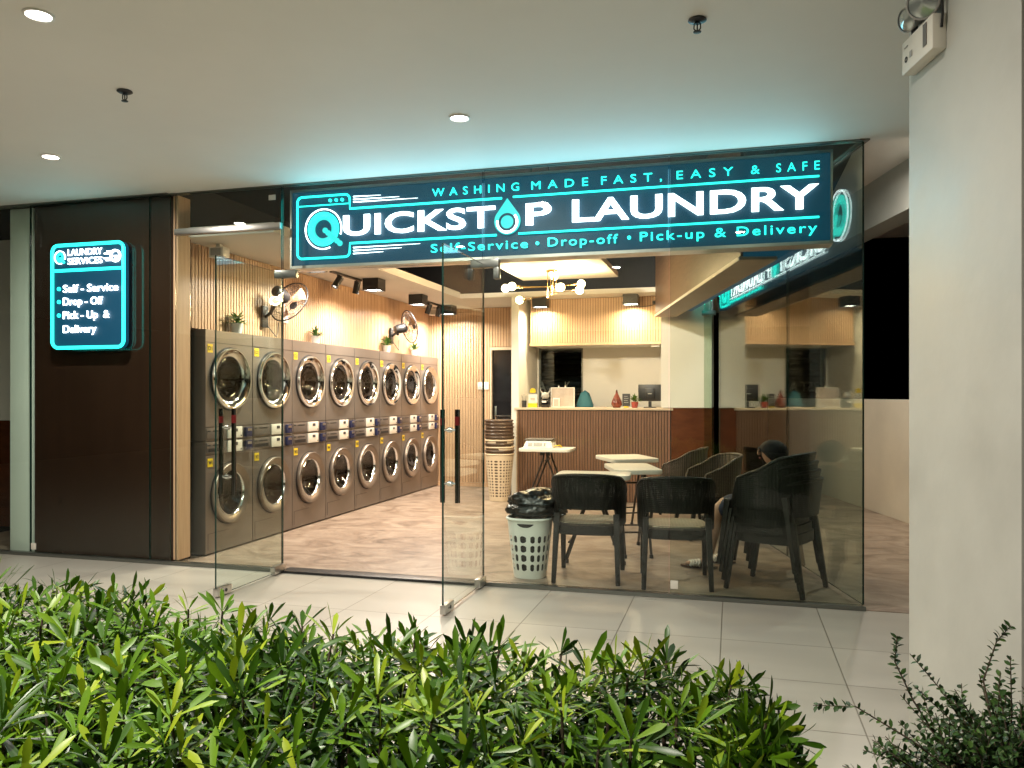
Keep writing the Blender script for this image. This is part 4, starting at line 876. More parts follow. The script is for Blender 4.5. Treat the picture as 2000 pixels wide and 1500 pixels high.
# ------------------------------------------------------------------ tables
def table(label, x, y, rz, L=0.62, W=0.46):
    t = thing('folding_table', label, 'table', (x, y, 0), rz, 'white folding tables')
    MB().prism(rrect(-L / 2, L / 2, -W / 2, W / 2, 0.06), 0, 0.038).build('tabletop', M['tablewhite'], t, bevel=0.008)
    o = t.children[0]; me = o.data
    a = np.empty(len(me.vertices) * 3); me.vertices.foreach_get('co', a); a = a.reshape(-1, 3); b = np.stack([a[:, 0], a[:, 2], 0.703 + a[:, 1]], 1); me.vertices.foreach_set('co', b.ravel()); me.flip_normals(); me.update()
    for sy in (-1, 1):
        yy = sy * (W / 2 - 0.09)
        for sx in (-1, 1):
            lg = MB().tube([(sx * 0.012, yy, 0.70), (sx * 0.03, yy, 0.60), (sx * (L / 2 - 0.06), yy, 0.025)], 0.0115, 10).build('leg', M['greyleg'], t)
            MB().lathe([(0, 0), (0.017, 0.002), (0.017, 0.03), (0.0, 0.034)], 12, Matrix.Translation((sx * (L / 2 - 0.06), yy, 0))).build('foot_cap', M['black'], lg)
    m = MB().cyl((0, -W / 2 + 0.09, 0.60), (0, W / 2 - 0.09, 0.60), 0.009, n=10)
    for sx in (-1, 1): m.cyl((sx * 0.19, -W / 2 + 0.09, 0.20), (sx * 0.19, W / 2 - 0.09, 0.20), 0.008, n=10)
    m.box(-0.06, -0.02, -W / 2 + 0.06, -W / 2 + 0.08, 0.66, 0.703).box(0.02, 0.06, -W / 2 + 0.06, -W / 2 + 0.08, 0.66, 0.703)
    m.build('crossbar', M['greyleg'], t)
    return t
table('white folding table with the weighing scale in front of the counter', -2.10, 9.20, 0, 0.62, 0.42)
table('empty white folding table standing farthest right before the counter', -1.03, 8.08, R(-63), 0.62, 0.48)
table('empty white folding table in the middle, overlapping the farther one', -0.84, 6.98, R(-73), 0.70, 0.40)
table('empty white folding table nearest the glass, behind the first chair', -1.06, 6.30, R(4), 0.58, 0.36)
t = thing('weighing_scale', 'grey and white weighing scale on the table by the counter', 'scale', (-2.19, 9.20, 0.7425))
MB().hexa([(-0.18, -0.13, 0), (0.18, -0.13, 0), (0.18, 0.13, 0), (-0.18, 0.13, 0), (-0.15, -0.09, 0.085), (0.15, -0.09, 0.085), (0.15, 0.13, 0.085), (-0.15, 0.13, 0.085)]).build('body', M['offwhite'], t, bevel=0.008)
MB().box(-0.165, 0.165, -0.10, 0.14, 0.09, 0.105).build('weighing_plate', M['panelgrey'], t, bevel=0.004)
m = MB()
for k, (a_, b_) in enumerate(((-0.12, -0.07), (-0.05, 0.05), (0.07, 0.09))):
    m.hexa([(a_, -0.126, 0.022), (b_, -0.126, 0.022), (b_, -0.120, 0.022), (a_, -0.120, 0.022), (a_, -0.1085, 0.06), (b_, -0.1085, 0.06), (b_, -0.102, 0.06), (a_, -0.102, 0.06)])
m.build('display', M['greyplastic'], t, smooth=False)
MB().tube([(0.17, 0.0, 0.02), (0.23, 0.03, 0.03), (0.25, 0.06, 0.01), (0.22, 0.1, 0.004)], 0.006, 6).build('cable', M['yellow'], t)

# ------------------------------------------------------------------ baskets
def stadium(cx, cy, hx, hy, n=4, sq=False):
    r = min(hx, hy); pts = []
    for qd, (sx, sy) in enumerate(((1, 1), (-1, 1), (-1, -1), (1, -1))):
        for k in range(n):
            a = qd * PI / 2 + (k + 0.5) * PI / 2 / n
            pts.append((cx + sx * (hx - r) + r * math.cos(a), cy + sy * (hy - r) + r * math.sin(a)))
    return pts
def rectpts(x0, x1, y0, y1, n=4):
    cx, cy = (x0 + x1) / 2, (y0 + y1) / 2; hx, hy = (x1 - x0) / 2, (y1 - y0) / 2; pts = []
    for i in range(4 * n):
        a = (i + 0.5) * PI / 2 / n; c, s_ = math.cos(a), math.sin(a); k = min(hx / abs(c), hy / abs(s_)); pts.append([cx + k * c, cy + k * s_])
    for (sx, sy) in ((1, 1), (-1, 1), (-1, -1), (1, -1)):
        X, Yy = cx + sx * hx, cy + sy * hy
        i = min(range(4 * n), key=lambda j: (pts[j][0] - X) ** 2 + (pts[j][1] - Yy) ** 2); pts[i] = [X, Yy]
    return pts
def perforate(m, fn, u0, u1, v0, v1, nu, nv, fx, fy, n=4):
    du, dv = (u1 - u0) / nu, (v1 - v0) / nv
    for i in range(nu):
        for j in range(nv):
            a, b, c, d = u0 + i * du, u0 + (i + 1) * du, v0 + j * dv, v0 + (j + 1) * dv
            # work in metric-ish cell coordinates so the holes keep round ends
            o = rectpts(a, b, c, d, n); h = stadium((a + b) / 2, (c + d) / 2, du * fx / 2, dv * fy / 2, n)
            R0 = [fn(u, v, 0) for u, v in o]; R1 = [fn(u, v, 0) for u, v in h]; R2 = [fn(u, v, 1) for u, v in h]; R3 = [fn(u, v, 1) for u, v in o]
            m.ring_strip([R0, R1, R2, R3], True, False, False)
def basket(name, label, loc, m_, H_, rb, rt, rows, cols, fx, fy, z_lo, z_hi, squash=1.0, handle=True, group=None, rz=0.0):
    t = thing(name, label, 'laundry basket', loc, rz, group)
    def fn(u, v, k):  # u angle, v height in metres
        r = rb + (rt - rb) * (v / H_) ** 0.9 - (0.004 if k else 0)
        c, s_ = math.cos(u), math.sin(u); e = 0.8
        return (r * math.copysign(abs(c) ** e, c), r * squash * math.copysign(abs(s_) ** e, s_), v)
    g = MB()
    # scale u to metres for round holes
    R_ = (rb + rt) / 2
    f2 = lambda u, v, k: fn(u / R_, v, k)
    perforate(g, f2, 0, 2 * PI * R_, z_lo, z_hi, cols, rows, fx, fy)
    n = cols * 2
    for (za, zb) in ((0.0, z_lo), (z_hi, H_)):
        g.ring_strip([[fn(2 * PI * i / n, z, k) for i in range(n)] for z, k in ((za, 0), (zb, 0), (zb, 1), (za, 1))], True, False, False, loop=True)
    g.ring_strip([[fn(2 * PI * i / n, 0.0, 0) for i in range(n)], [fn(2 * PI * i / n, 0.006, 1) for i in range(n)]], True, True, True)
    g.build('wall', m_, t, angle=50)
    MB().tube([tuple(Vector(fn(2 * PI * i / 48, H_, 0)) * 1.0) for i in range(48)], 0.011, 8, loop=True).build('rim', m_, t)
    if handle:
        hm = MB()
        for a in ((-PI / 2) if True else 0, PI / 2):
            c = [Vector(fn(a + (k - 6) * 0.05, H_ - 0.035 - 0.022 * (1 - ((k - 6) / 6) ** 2) , 0)) * 1.004 for k in range(13)] + [Vector(fn(a + (6 - k) * 0.05, H_ - 0.03, 0)) * 1.004 for k in range(13)]
            ids = hm.pts([tuple(p) for p in c])
            for k in range(12): hm.face([ids[k], ids[k + 1], ids[24 - k], ids[25 - k]])
        hm.build('handle_slot', M['black'], t)
    return t
basket('laundry_basket', 'white slotted laundry basket under a black bag near the glass', (-1.465, 5.83, 0.002), M['basket'], 0.44, 0.118, 0.168, 4, 17, 0.58, 0.76, 0.05, 0.33, 0.95)
# bundle of dark clothes inside the white basket is hidden by the bag; the bag bulges over its rim
def blob(name, m_, parent, cen, rad, seed, nz=0.28, n1=40, n2=28, flat=0.0):
    from mathutils import noise as nz_
    g = MB(); rings = []
    for j in range(1, n2):
        ph = PI * j / n2; ring = []
        for i in range(n1):
            a = 2 * PI * i / n1; d = Vector((math.sin(ph) * math.cos(a), math.sin(ph) * math.sin(a), -math.cos(ph)))
            k = 1 + nz * (nz_.noise(d * 1.7 + Vector((seed, 0, 0))) + 0.5 * (0.5 - abs(nz_.noise(d * 4.2 + Vector((0, seed, 0)))) * 2) * 0.5 + 0.35 * abs(nz_.noise(d * 5.0 + Vector((seed, seed, 0)))) - 0.1 + 0.15 * nz_.noise(d * 12 + Vector((0, 0, seed))))
            z = d.z * rad[2] * k
            if z < -flat and flat: z = -flat + (z + flat) * 0.25
            ring.append((cen[0] + d.x * rad[0] * k, cen[1] + d.y * rad[1] * k, cen[2] + z))
        rings.append(ring)
    g.ring_strip(rings, True, True, True)
    return g.build(name, m_, parent, angle=60)
t = thing('garbage_bag', 'crumpled black plastic bag heaped on the white basket', 'bag', (-1.44, 5.86, 0.45))
blob('sack', M['bag'], t, (0.0, 0.02, 0.075), (0.245, 0.20, 0.125), 3.1, 0.26, 64, 44, 0.05)
MB().lathe([(0.0, -0.43), (0.105, -0.43), (0.13, -0.2), (0.15, -0.03), (0.0, 0.03)], 32, Matrix.Translation((-0.025, -0.03, 0))).build('sack_bottom', M['bag'], t, angle=60)
MB().tube([(0.16, 0.02, 0.12), (0.24, 0.03, 0.20), (0.29, 0.05, 0.24)], [0.05, 0.028, 0.012], 10).build('twisted_neck', M['bag'], t)
# nested stack of baskets by the counter
b0 = basket('laundry_basket', 'cream laundry basket with round holes at the bottom of the stack by the counter', (-2.90, 9.92, 0.002), M['cream'], 0.60, 0.125, 0.178, 13, 22, 0.62, 0.62, 0.05, 0.53, 1.0, False, 'nested laundry baskets by the counter')
b1 = basket('laundry_basket', 'brown laundry basket nested just above the bottom cream one by the counter', (-2.90, 9.92, 0.047), M['brownplastic'], 0.60, 0.125, 0.180, 6, 16, 0.4, 0.4, 0.05, 0.53, 1.0, False, 'nested laundry baskets by the counter')
dup(b0, (-2.896, 9.924, 0.092), 0.05, 'cream laundry basket nested second of the cream rims in the stack by the counter')
dup(b1, (-2.905, 9.92, 0.137), 0.1, 'brown laundry basket between the second and third cream rims by the counter')
dup(b0, (-2.90, 9.922, 0.182), 0.12, 'cream laundry basket with the topmost cream rim in the stack by the counter')
for i in range(6):
    dup(b1, (-2.90 - 0.006 * (i % 3), 9.92, 0.224 + 0.042 * i), 0.07 * i, ('brown laundry basket %s above the topmost cream rim by the counter' % ORD[i]) if i < 5 else 'brown laundry basket topmost in the stack by the counter')
for i in range(4):
    z = 0.002 + 0.14 * i + 0.05
    if i == 0: b2 = basket('laundry_basket', 'black laundry basket lowest in the rear stack before the dark door', (-2.97, 10.62, z - 0.05), M['darkbasket'], 0.60, 0.125, 0.19, 4, 14, 0.5, 0.5, 0.05, 0.5, 1.0, False, 'black baskets before the dark door')
    else: dup(b2, (-2.97, 10.62, z), 0.1 * i, 'black laundry basket, %s of the rear stack before the dark door' % (ORD[i] if i < 3 else 'topmost'))

# ------------------------------------------------------------------ rattan arm chairs
def make_chair(shellmat, seatmat):
    t = thing('rattan_chair', '', 'chair')
    def sm(a, b, x): x = max(0, min(1, (x - a) / (b - a))); return x * x * (3 - 2 * x)
    def plan(phi, z, inset):
        lean = 0.10 * max(0, z - 0.42) * math.cos(min(abs(phi), PI / 2)); fl = 1 + 0.10 * (z - 0.42)
        rx, ry = (0.272 - inset) * fl, (0.262 - inset) * fl
        s_, c = math.sin(phi), math.cos(phi); e = 0.78
        return (rx * math.copysign(abs(s_) ** e, s_), -ry * math.copysign(abs(c) ** e, c) - lean, z)
    PH = R(128); nU, nV = 56, 10
    def zu(phi):
        a = abs(math.degrees(phi)); return 0.785 - 0.02 * (a / 50) ** 2 if a < 50 else 0.765 - 0.145 * sm(50, 112, a) - 0.19 * sm(108, 128, a)
    def zl(phi):
        a = abs(math.degrees(phi)); return 0.535 - 0.125 * sm(44, 56, a)
    g = MB(); rings = []
    for i in range(nU + 1):
        ph = -PH + 2 * PH * i / nU; a, b = zl(ph), zu(ph); b = max(b, a + 0.02)
        rings.append([plan(ph, a + (b - a) * k / nV, 0) for k in range(nV + 1)] + [plan(ph, a + (b - a) * k / nV, 0.018) for k in range(nV, -1, -1)])
    g.ring_strip(rings, True, True, True)
    g.build('back_shell', shellmat, t, angle=50)
    MB().tube([Vector(plan(-PH + 2 * PH * i / nU, max(zu(-PH + 2 * PH * i / nU), zl(-PH + 2 * PH * i / nU) + 0.02), 0.009)) for i in range(nU + 1)], 0.0145, 8).build('rim', M['chairrim'] if shellmat is not M['chairbrown'] else shellmat, t)
    def seat_outline(k): return [(0.245 * k * math.copysign(abs(math.cos(a)) ** 0.55, math.cos(a)), 0.005 + 0.235 * k * math.copysign(abs(math.sin(a)) ** 0.55, math.sin(a))) for a in [2 * PI * i / 40 for i in range(40)]]
    so = seat_outline(1.0); si = seat_outline(0.9)
    MB().ring_strip([[(x, y, 0.345) for x, y in so], [(x, y, 0.415) for x, y in so], [(x, y, 0.425) for x, y in si]], True, True, True).build('seat_frame', M['chairrim'], t)
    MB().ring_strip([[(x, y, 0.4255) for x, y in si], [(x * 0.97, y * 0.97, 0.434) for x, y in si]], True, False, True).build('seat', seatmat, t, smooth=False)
    for sx in (-1, 1):
        MB().bar((sx * 0.215, -0.20, 0.50), (sx * 0.232, -0.275, 0.0), 0.044, 0.040, 0.032, 0.030).build('leg', M['chairrim'], t, bevel=0.006)
        MB().bar((sx * 0.225, 0.20, 0.46), (sx * 0.232, 0.265, 0.0), 0.044, 0.042, 0.032, 0.030).build('leg', M['chairrim'], t, bevel=0.006)
    return t
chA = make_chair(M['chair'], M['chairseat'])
def put_chair(src, x, y, face, label, group, z=0.0, first=False):
    """face: direction the sitter looks, as an angle from +Y"""
    if first: src.location = (x, y, z); src.rotation_euler = (0, 0, face); src['label'] = label; src['group'] = group; return src
    return dup(src, (x, y, z), face, label, group)
G1 = 'dark woven armchairs around the tables'
put_chair(chA, -1.035, 5.945, R(4), 'dark woven armchair with its back to the glass, next to the black bag', G1, first=True)
put_chair(chA, -0.40, 5.93, R(7), 'dark woven armchair with its back to the glass, right of the one by the bag', G1)
GS = 'stacked dark woven armchairs'
for i in range(4):
    put_chair(chA, 0.295 - 0.016 * i, 5.945 - 0.006 * i, R(66), 'dark woven armchair %s in the stack by the glass corner' % ('at the bottom of four' if i == 0 else ('on top' if i == 3 else ORD[i] + ' from the bottom')), GS, z=0.058 * i)
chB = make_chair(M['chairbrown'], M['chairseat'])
put_chair(chA, 0.245, 6.575, R(82), 'dark woven armchair holding the seated person, behind the stack', G1)
put_chair(chB, -0.22, 7.95, R(112), 'brown woven armchair facing the tables, behind the seated person', G1, first=True)
put_chair(chB, -0.56, 8.95, R(82), 'brown woven armchair farthest back, before the pillar', G1)

# ------------------------------------------------------------------ seated person
def skin_mesh(name, m_, parent, verts, edges, radii, sub=2):
    me = bpy.data.meshes.new(name); me.from_pydata(verts, edges, []); o = bpy.data.objects.new(name, me); C.objects.link(o)
    sk = o.modifiers.new('s', 'SKIN'); sk.use_smooth_shade = True
    for i, r in enumerate(radii):
        r = r if isinstance(r, tuple) else (r, r)
        me.skin_vertices[0].data[i].radius = r
    me.skin_vertices[0].data[0].use_root = True
    ss_ = o.modifiers.new('u', 'SUBSURF'); ss_.levels = sub; ss_.render_levels = sub
    bpy.context.view_layer.update()
    m2 = bpy.data.meshes.new_from_object(o.evaluated_get(bpy.context.evaluated_depsgraph_get())); m2.materials.clear(); m2.materials.append(m_)
    bpy.data.objects.remove(o); m2.polygons.foreach_set('use_smooth', [True] * len(m2.polygons)); m2.name = name
    return link(name, m2, parent)
# local frame: sitter faces +Y, right hand +X; origin on the floor under the hips
pr = thing('person', 'seated person with black hair and glasses in dark clothes, looking down', 'person', (0.33, 6.56, 0), R(86))
V_ = []; E_ = []; Rr = []
def jv(p, r, frm=None):
    V_.append(p); Rr.append(r)
    if frm is not None: E_.append((frm, len(V_) - 1))
    return len(V_) - 1
pel = jv((0, -0.02, 0.52), (0.115, 0.09))
wst = jv((0, -0.09, 0.61), (0.11, 0.085), pel); chs = jv((0, -0.11, 0.70), (0.125, 0.085), wst); sh_ = jv((0, -0.05, 0.79), (0.07, 0.06), chs)
nk = jv((0, 0.0, 0.825), 0.046, sh_); hd0 = jv((0, 0.035, 0.86), 0.06, nk); hd1 = jv((0, 0.05, 0.912), (0.068, 0.078), hd0); hd2 = jv((0, 0.03, 0.957), (0.05, 0.06), hd1)
for sx in (-1, 1):
    a = jv((sx * 0.155, -0.06, 0.755), 0.048, sh_); b = jv((sx * 0.215, 0.02, 0.60), 0.036, a); c = jv((sx * 0.12, 0.20, 0.585), 0.026, b); d = jv((sx * 0.065, 0.255, 0.61), (0.03, 0.018), c)
    for k in range(4):
        f1 = jv((sx * (0.055 - 0.016 * k), 0.285, 0.635 - 0.014 * k), 0.009, d); f2 = jv((sx * (0.03 - 0.012 * k), 0.305, 0.645 - 0.016 * k), 0.008, f1)
    th_ = jv((sx * 0.05, 0.262, 0.655), 0.009, d); jv((sx * 0.035, 0.285, 0.672), 0.008, th_)
    k1 = jv((sx * 0.09, 0.16, 0.50), 0.078, pel); k2 = jv((sx * 0.11, 0.42, 0.50), 0.056, k1)
    fy = 0.50 if sx < 0 else 0.38
    k3 = jv((sx * 0.11, 0.43 + (fy - 0.43) * 0.5, 0.27), 0.05, k2); k4 = jv((sx * 0.11, fy, 0.085), 0.031, k3)
    k5 = jv((sx * 0.115, fy + 0.05, 0.045), (0.036, 0.026), k4); k6 = jv((sx * 0.12, fy + 0.14, 0.034), (0.038, 0.016), k5); jv((sx * 0.122, fy + 0.185, 0.03), (0.03, 0.011), k6)
body = skin_mesh('body', M['skin'], pr, V_, E_, Rr)
MB().lathe([(0.0, -0.018), (0.010, -0.014), (0.013, 0.0), (0.006, 0.03), (0, 0.034)], 10, Matrix.Translation((0, 0.128, 0.907))).build('nose', M['skin'], pr)
# face details
m = MB()
for sx in (-1, 1): m.annulus(sx * 0.032, 0.924, 0.024, 0.028, 0.126, 0.130, 20)
m.box(-0.006, 0.006, 0.127, 0.131, 0.923, 0.927).tube([(0.058, 0.128, 0.926), (0.075, 0.05, 0.928)], 0.002, 6).tube([(-0.058, 0.128, 0.926), (-0.075, 0.05, 0.928)], 0.002, 6)
m.build('glasses', M['black'], pr)
m = MB()
for sx in (-1, 1): m.lathe([(0, -0.009), (0.012, 0), (0, 0.009)], 10, Matrix.Translation((sx * 0.03, 0.118, 0.922)))
m.build('eyes', M['ink'], pr)
MB().tube([(-0.022, 0.118, 0.867), (0, 0.124, 0.869), (0.022, 0.118, 0.867)], 0.005, 8).build('mouth', M['redpot'], pr)
for sx in (-1, 1): MB().lathe([(0, -0.012), (0.016, 0), (0.02, 0.004), (0, 0.01)], 12, Matrix.Translation((sx * 0.077, 0.04, 0.912)) @ Matrix.Rotation(sx * PI / 2, 4, 'Y')).build('ear', M['skin'], pr)
hr = MB(); rings = []
for j in range(12):
    ph = R(8 + j * 11.5); ring = []
    for i in range(28):
        a = 2 * PI * i / 28; fr_ = max(0.0, math.sin(a)); k = min(1.0, 1.0)
        p2 = min(ph, R(66)) * fr_ + ph * (1 - fr_) if fr_ > 0 else ph
        ring.append((0.098 * math.sin(p2) * math.cos(a), 0.022 + 0.112 * math.sin(p2) * math.sin(a), 0.914 + 0.098 * math.cos(p2)))
    rings.append(ring)
hr.ring_strip(rings, True, True, False).build('hair', M['hair'], pr, angle=80)
skin_mesh('shirt', M['shirt'], pr, [(0, -0.02, 0.52), (0, -0.09, 0.61), (0, -0.11, 0.70), (0, -0.055, 0.782), (-0.155, -0.06, 0.755), (-0.19, -0.02, 0.67), (0.155, -0.06, 0.755), (0.19, -0.02, 0.67)], [(0, 1), (1, 2), (2, 3), (3, 4), (4, 5), (3, 6), (6, 7)], [(0.128, 0.10), (0.122, 0.097), (0.137, 0.097), (0.075, 0.066), 0.06, 0.055, 0.06, 0.055])
skin_mesh('shorts', M['jeans'], pr, [(0, -0.02, 0.515), (-0.09, 0.14, 0.50), (-0.11, 0.36, 0.50), (0.09, 0.14, 0.50), (0.11, 0.36, 0.50), (-0.112, 0.435, 0.43), (0.112, 0.435, 0.43)], [(0, 1), (1, 2), (0, 3), (3, 4), (2, 5), (4, 6)], [(0.135, 0.10), 0.092, 0.076, 0.092, 0.076, 0.068, 0.068])
for sx, fy in ((-1, 0.50), (1, 0.38)):
    cx = sx * 0.118
    sl = MB().prism([(cx + 0.047 * math.cos(a) * (1 if math.sin(a) > 0 else 0.8), fy + 0.075 + 0.145 * math.sin(a)) for a in [2 * PI * i / 24 for i in range(24)]], 0.004, 0.018)
    o = sl.build('slipper', M['slippersole'], pr); me = o.data
    a = np.empty(len(me.vertices) * 3); me.vertices.foreach_get('co', a); a = a.reshape(-1, 3); me.vertices.foreach_set('co', np.stack([a[:, 0], a[:, 2], a[:, 1]], 1).ravel()); me.flip_normals(); me.update()
    m = MB()
    for k in range(4):
        yy = fy + 0.075 + 0.022 * k
        m.tube([(cx + 0.046 * math.cos(R(i * 18)), yy + 0.012 * math.sin(R(i * 36)), 0.016 + 0.042 * math.sin(R(i * 18)) * (1 - 0.12 * k)) for i in range(11)], 0.012, 6)
    m.build('strap', M['slipper'], o)

# ------------------------------------------------------------------ emergency light on the column
el = thing('emergency_light', 'cream twin-head emergency light box on the white column', 'emergency light', (0.7, 3.225, 2.64), math.atan2(uy, ux))
# local x runs along the column face towards the viewer, local -y points away from the face
MB().box(-0.125, 0.125, -0.05, -0.001, -0.062, 0.062).build('case', M['offwhite'], el, bevel=0.006)
MB().box(0.055, 0.083, -0.0525, -0.0505, -0.03, 0.05).build('charge_window', M['panelgrey'], el, smooth=False)
MB().annulus(-0.085, -0.015, 0.006, 0.011, -0.0525, -0.0505, 18).build('round_mark', M['ink'], el)
MB().box(-0.055, -0.035, -0.0525, -0.0505, -0.02, 0.002).box(-0.10, -0.07, -0.0525, -0.0505, 0.03, 0.034).build('print', M['greyplastic'], el, smooth=False)
for x, rr_, hd_ in ((-0.062, 0.042, (0.25, -0.9, -0.3)), (0.065, 0.056, (0.65, -0.7, -0.3))):
    T = Matrix.Translation((x, -0.05, 0.115 + rr_ * 0.25)) @ Vector(hd_).to_track_quat('Z', 'Y').to_matrix().to_4x4()
    hd = MB().lathe([(0.0, -0.05), (rr_ * 0.6, -0.045), (rr_, 0.0), (rr_ * 1.06, 0.006), (rr_ * 1.06, 0.014), (rr_ * 0.95, 0.016)], 28, T).build('lamp_head', M['greyplastic'], el, angle=50)
    MB().lathe([(rr_ * 0.95, 0.012), (rr_ * 0.5, 0.020), (0.0, 0.023)], 28, T).build('lens', M['lens'], hd, angle=80)
    MB().cyl((x, -0.03, 0.06), (x, -0.03, 0.10), 0.012, n=12).build('swivel', M['black'], el)
MB().tube([(0.127, -0.02, 0.01), (0.135, -0.02, 0.05), (0.13, -0.02, 0.13), (0.11, -0.01, 0.3)], 0.005, 8).build('cable', M['black'], el)
t = thing('smoke_detector', 'pale smoke detector on the ceiling at the top right edge', 'detector', (0.545, 3.25, 2.98))
MB().lathe([(0.0, -0.04), (0.03, -0.038), (0.045, -0.02), (0.05, -0.001), (0.0, -0.001)], 24).build('case', M['offwhite'], t, angle=50)
MB().lathe([(0.032, -0.037), (0.036, -0.034)], 24).build('vent_ring', M['ink'], t)

# ------------------------------------------------------------------ plants in the foreground
bed = MB().box(-6, 0.25, 0.35, 2.05, -0.3, 0.05)
tag(bed.build('planting_bed', M['pebble'], smooth=False), 'bed of pale gravel under the hedge', kind='structure')
hg = thing('hedge', 'dense green hedge of narrow glossy leaves filling the foreground', 'hedge', (-1.2, 1.4, 0.04))
HX, HY, HZ = -1.2, 1.4, 0.04
def hedge():
    pos = []; axis = []
    # top surface
    sp = 0.070
    xs = np.arange(-2.75, 0.10, sp); ys = np.arange(0.78, 1.98, sp)
    for x in xs:
        for y in ys:
            px = x + random.uniform(-.03, .03); py = y + random.uniform(-.03, .03)
            edge = min(1, (1.98 - py) / 0.16, (0.10 - px) / 0.16)
            if edge < 0.02: continue
            h = 0.735 + 0.030 * math.sin(3.1 * px + 1.0) * math.cos(2.7 * py) + random.uniform(-0.05, 0.045) + 0.03 * max(0, -px - 0.6)
            h -= 0.10 * (1 - max(0, edge)) ** 2
            if px > -0.35: h -= 0.10 * ((px + 0.35) / 0.45) ** 2
            if random.random() < 0.07: h -= 0.12
            pos.append((px, py, h)); ex = max(0, 1 - (0.10 - px) / 0.2); ey = max(0, 1 - (1.98 - py) / 0.2)
            axis.append((random.gauss(0, .38) + 0.8 * ex, random.gauss(0, .38) + 0.7 * ey, 1.0))
    for k in range(800):   # lower layers
        px = random.uniform(-2.7, 0.10); py = random.uniform(0.8, 1.98); pos.append((px, py, random.uniform(0.48, 0.66))); axis.append((random.gauss(0, .5), random.gauss(0, .5), 0.8))
    for k in range(230):   # right flank
        py = random.uniform(0.85, 1.95); z = random.uniform(0.22, 0.70); pos.append((0.10 + 0.05 * math.sin(z * 6) + random.uniform(-.07, .05), py, z)); axis.append((1.0, random.gauss(0, .4), 0.5))
    for k in range(120):   # far flank
        px = random.uniform(-2.7, 0.1); pos.append((px, 1.98 + random.uniform(-.05, .05), random.uniform(0.35, 0.66))); axis.append((random.gauss(0, .3), 1.0, 0.5))
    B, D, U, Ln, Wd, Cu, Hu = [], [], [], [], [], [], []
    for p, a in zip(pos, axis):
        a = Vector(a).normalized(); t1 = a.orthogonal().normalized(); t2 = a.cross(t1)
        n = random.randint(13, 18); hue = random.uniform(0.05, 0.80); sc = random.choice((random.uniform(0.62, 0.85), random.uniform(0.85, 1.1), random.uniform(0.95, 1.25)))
        if p[2] < 0.62: hue *= 0.35  # deep leaves tinted darker, shade inside the hedge put into the colour
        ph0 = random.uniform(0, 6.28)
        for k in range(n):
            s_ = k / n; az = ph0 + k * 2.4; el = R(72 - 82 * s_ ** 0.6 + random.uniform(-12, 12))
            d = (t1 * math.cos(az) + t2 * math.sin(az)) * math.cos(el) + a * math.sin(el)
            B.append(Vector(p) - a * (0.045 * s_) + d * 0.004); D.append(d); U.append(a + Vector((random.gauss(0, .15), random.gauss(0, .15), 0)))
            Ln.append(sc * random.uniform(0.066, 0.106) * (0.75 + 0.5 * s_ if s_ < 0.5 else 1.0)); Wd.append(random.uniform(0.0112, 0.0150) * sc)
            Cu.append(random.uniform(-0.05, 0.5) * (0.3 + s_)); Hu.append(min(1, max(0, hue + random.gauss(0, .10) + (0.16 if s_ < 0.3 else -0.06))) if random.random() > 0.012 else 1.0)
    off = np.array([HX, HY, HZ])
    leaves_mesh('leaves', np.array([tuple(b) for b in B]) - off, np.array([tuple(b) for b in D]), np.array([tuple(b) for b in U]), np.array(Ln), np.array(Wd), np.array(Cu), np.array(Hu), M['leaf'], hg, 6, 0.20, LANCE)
    m = MB()
    for p, a in list(zip(pos, axis))[::2]:
        b = Vector(p); a = Vector(a).normalized(); e = Vector((b.x * 0.97 + random.uniform(-.08, .02), b.y + random.uniform(-.08, .08), max(0.05, b.z - random.uniform(0.25, 0.5))))
        o = Vector((HX, HY, HZ)); mid = (b + e) / 2 - a * 0.03
        m.tube([tuple(e - o), tuple(mid - o), tuple(b - o)], [0.0055, 0.004, 0.0028], 5, cap=False)
    for k in range(46):
        x = random.uniform(-2.6, 0.05); y = random.uniform(0.85, 1.9); m.tube([(x - HX, y - HY, 0.0), (x - HX + random.uniform(-.05, .05), y - HY + random.uniform(-.05, .05), 0.5)], [0.012, 0.006], 6)
    m.build('stems', M['twig'], hg)
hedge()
sr = thing('shrub', 'small-leaved dark green shrub with straggling twigs at the lower right', 'shrub', (0.60, 1.93, 0.0))
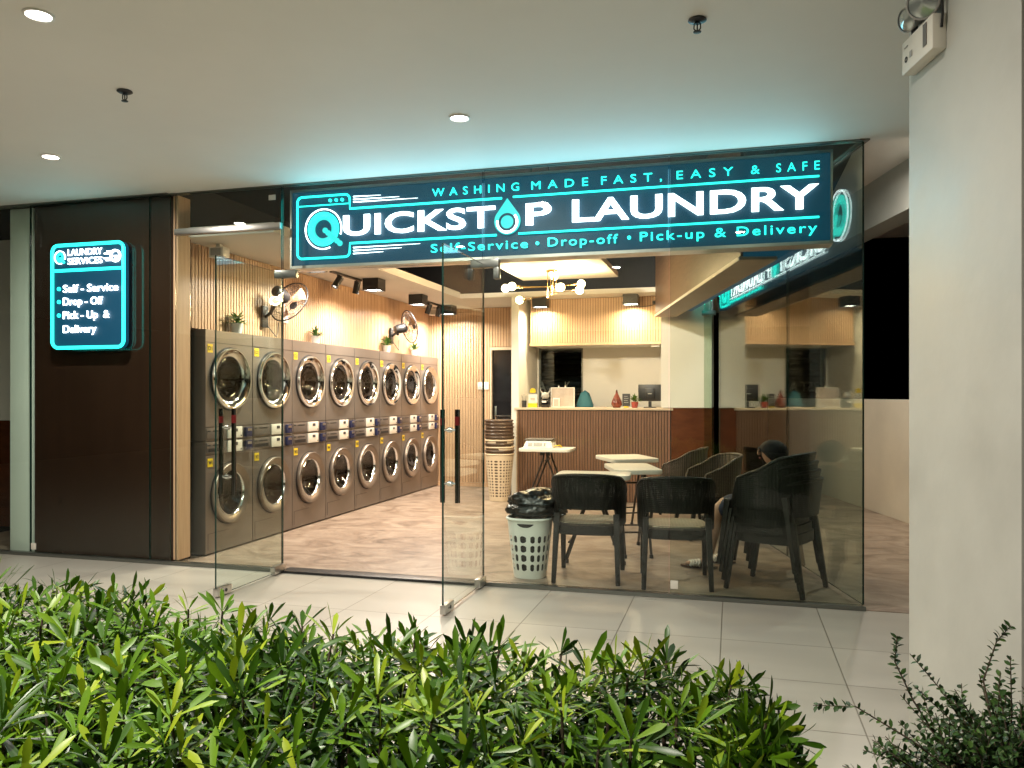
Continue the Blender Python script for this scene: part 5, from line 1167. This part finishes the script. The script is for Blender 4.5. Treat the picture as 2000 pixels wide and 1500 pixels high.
def shrub():
    m = MB(); B, D, U, Ln, Wd, Hu = [], [], [], [], [], []
    tw = []
    for k in range(520):
        az = random.uniform(0, 2 * PI); el = R(random.uniform(5, 88)); r = random.uniform(0.20, 0.34) * (1 if k % 9 else 1.18)
        d = Vector((math.cos(az) * math.cos(el), math.sin(az) * math.cos(el), math.sin(el)))
        b = Vector((random.uniform(-.10, .14), random.uniform(-.12, .12), random.uniform(0.30, 0.46)))
        e = b + Vector((d.x * r * 1.05, d.y * r, d.z * r * 0.92))
        tw.append([b, (b + e) / 2 + Vector((random.gauss(0, .02), random.gauss(0, .02), 0.02)), e])
    tw += [[Vector((-.08, .0, .50)), Vector((-.22, .0, .60)), Vector((-.33, .02, .655)), Vector((-.42, .03, .645))], [Vector((-.1, .05, .5)), Vector((-.2, .08, .66)), Vector((-.235, .1, .74)), Vector((-.23, .1, .80))],
           [Vector((-.02, .1, .55)), Vector((-.04, .14, .70)), Vector((-.01, .15, .79)), Vector((.02, .15, .83))], [Vector((.08, .1, .55)), Vector((.1, .16, .72)), Vector((.13, .18, .85))], [Vector((-.15, 0, .5)), Vector((-.26, -.02, .57)), Vector((-.28, -.03, .50)), Vector((-.27, -.04, .40))],
           [Vector((.14, .12, .6)), Vector((.16, .2, .76)), Vector((.12, .24, .80))]]
    for P in tw:
        rr_ = [0.0028 - 0.0018 * i / (len(P) - 1) for i in range(len(P))]; m.tube([tuple(p) for p in P], rr_, 5, cap=False)
        tot = sum((P[i + 1] - P[i]).length for i in range(len(P) - 1)); n = int(tot / 0.0125)
        for i in range(2, n):
            s_ = i / n * (len(P) - 1); j = min(int(s_), len(P) - 2); f = s_ - j; p = P[j].lerp(P[j + 1], f); t_ = (P[j + 1] - P[j]).normalized()
            for q in range(2):
                o = t_.orthogonal().normalized(); o = Matrix.Rotation(i * 2.0 + q * PI + random.gauss(0, .4), 3, t_) @ o
                d = (o + t_ * 0.5 + Vector((0, 0, .15))).normalized()
                B.append(tuple(p)); D.append(tuple(d)); U.append((random.gauss(0, .4), random.gauss(0, .4), 1)); Ln.append(random.uniform(.013, .022)); Wd.append(random.uniform(.009, .0125)); Hu.append(min(1, max(0, random.gauss(.42, .25))))
    m.tube([(0, 0, 0), (0.01, 0, .3)], [.014, .009], 8)
    m.build('twigs', M['twig'], sr)
    n = len(B); leaves_mesh('leaves', np.array(B), np.array(D), np.array(U), np.array(Ln), np.array(Wd), rng.uniform(0, .3, n), np.array(Hu), M['leafsmall'], sr, 3, 0.25)
shrub()
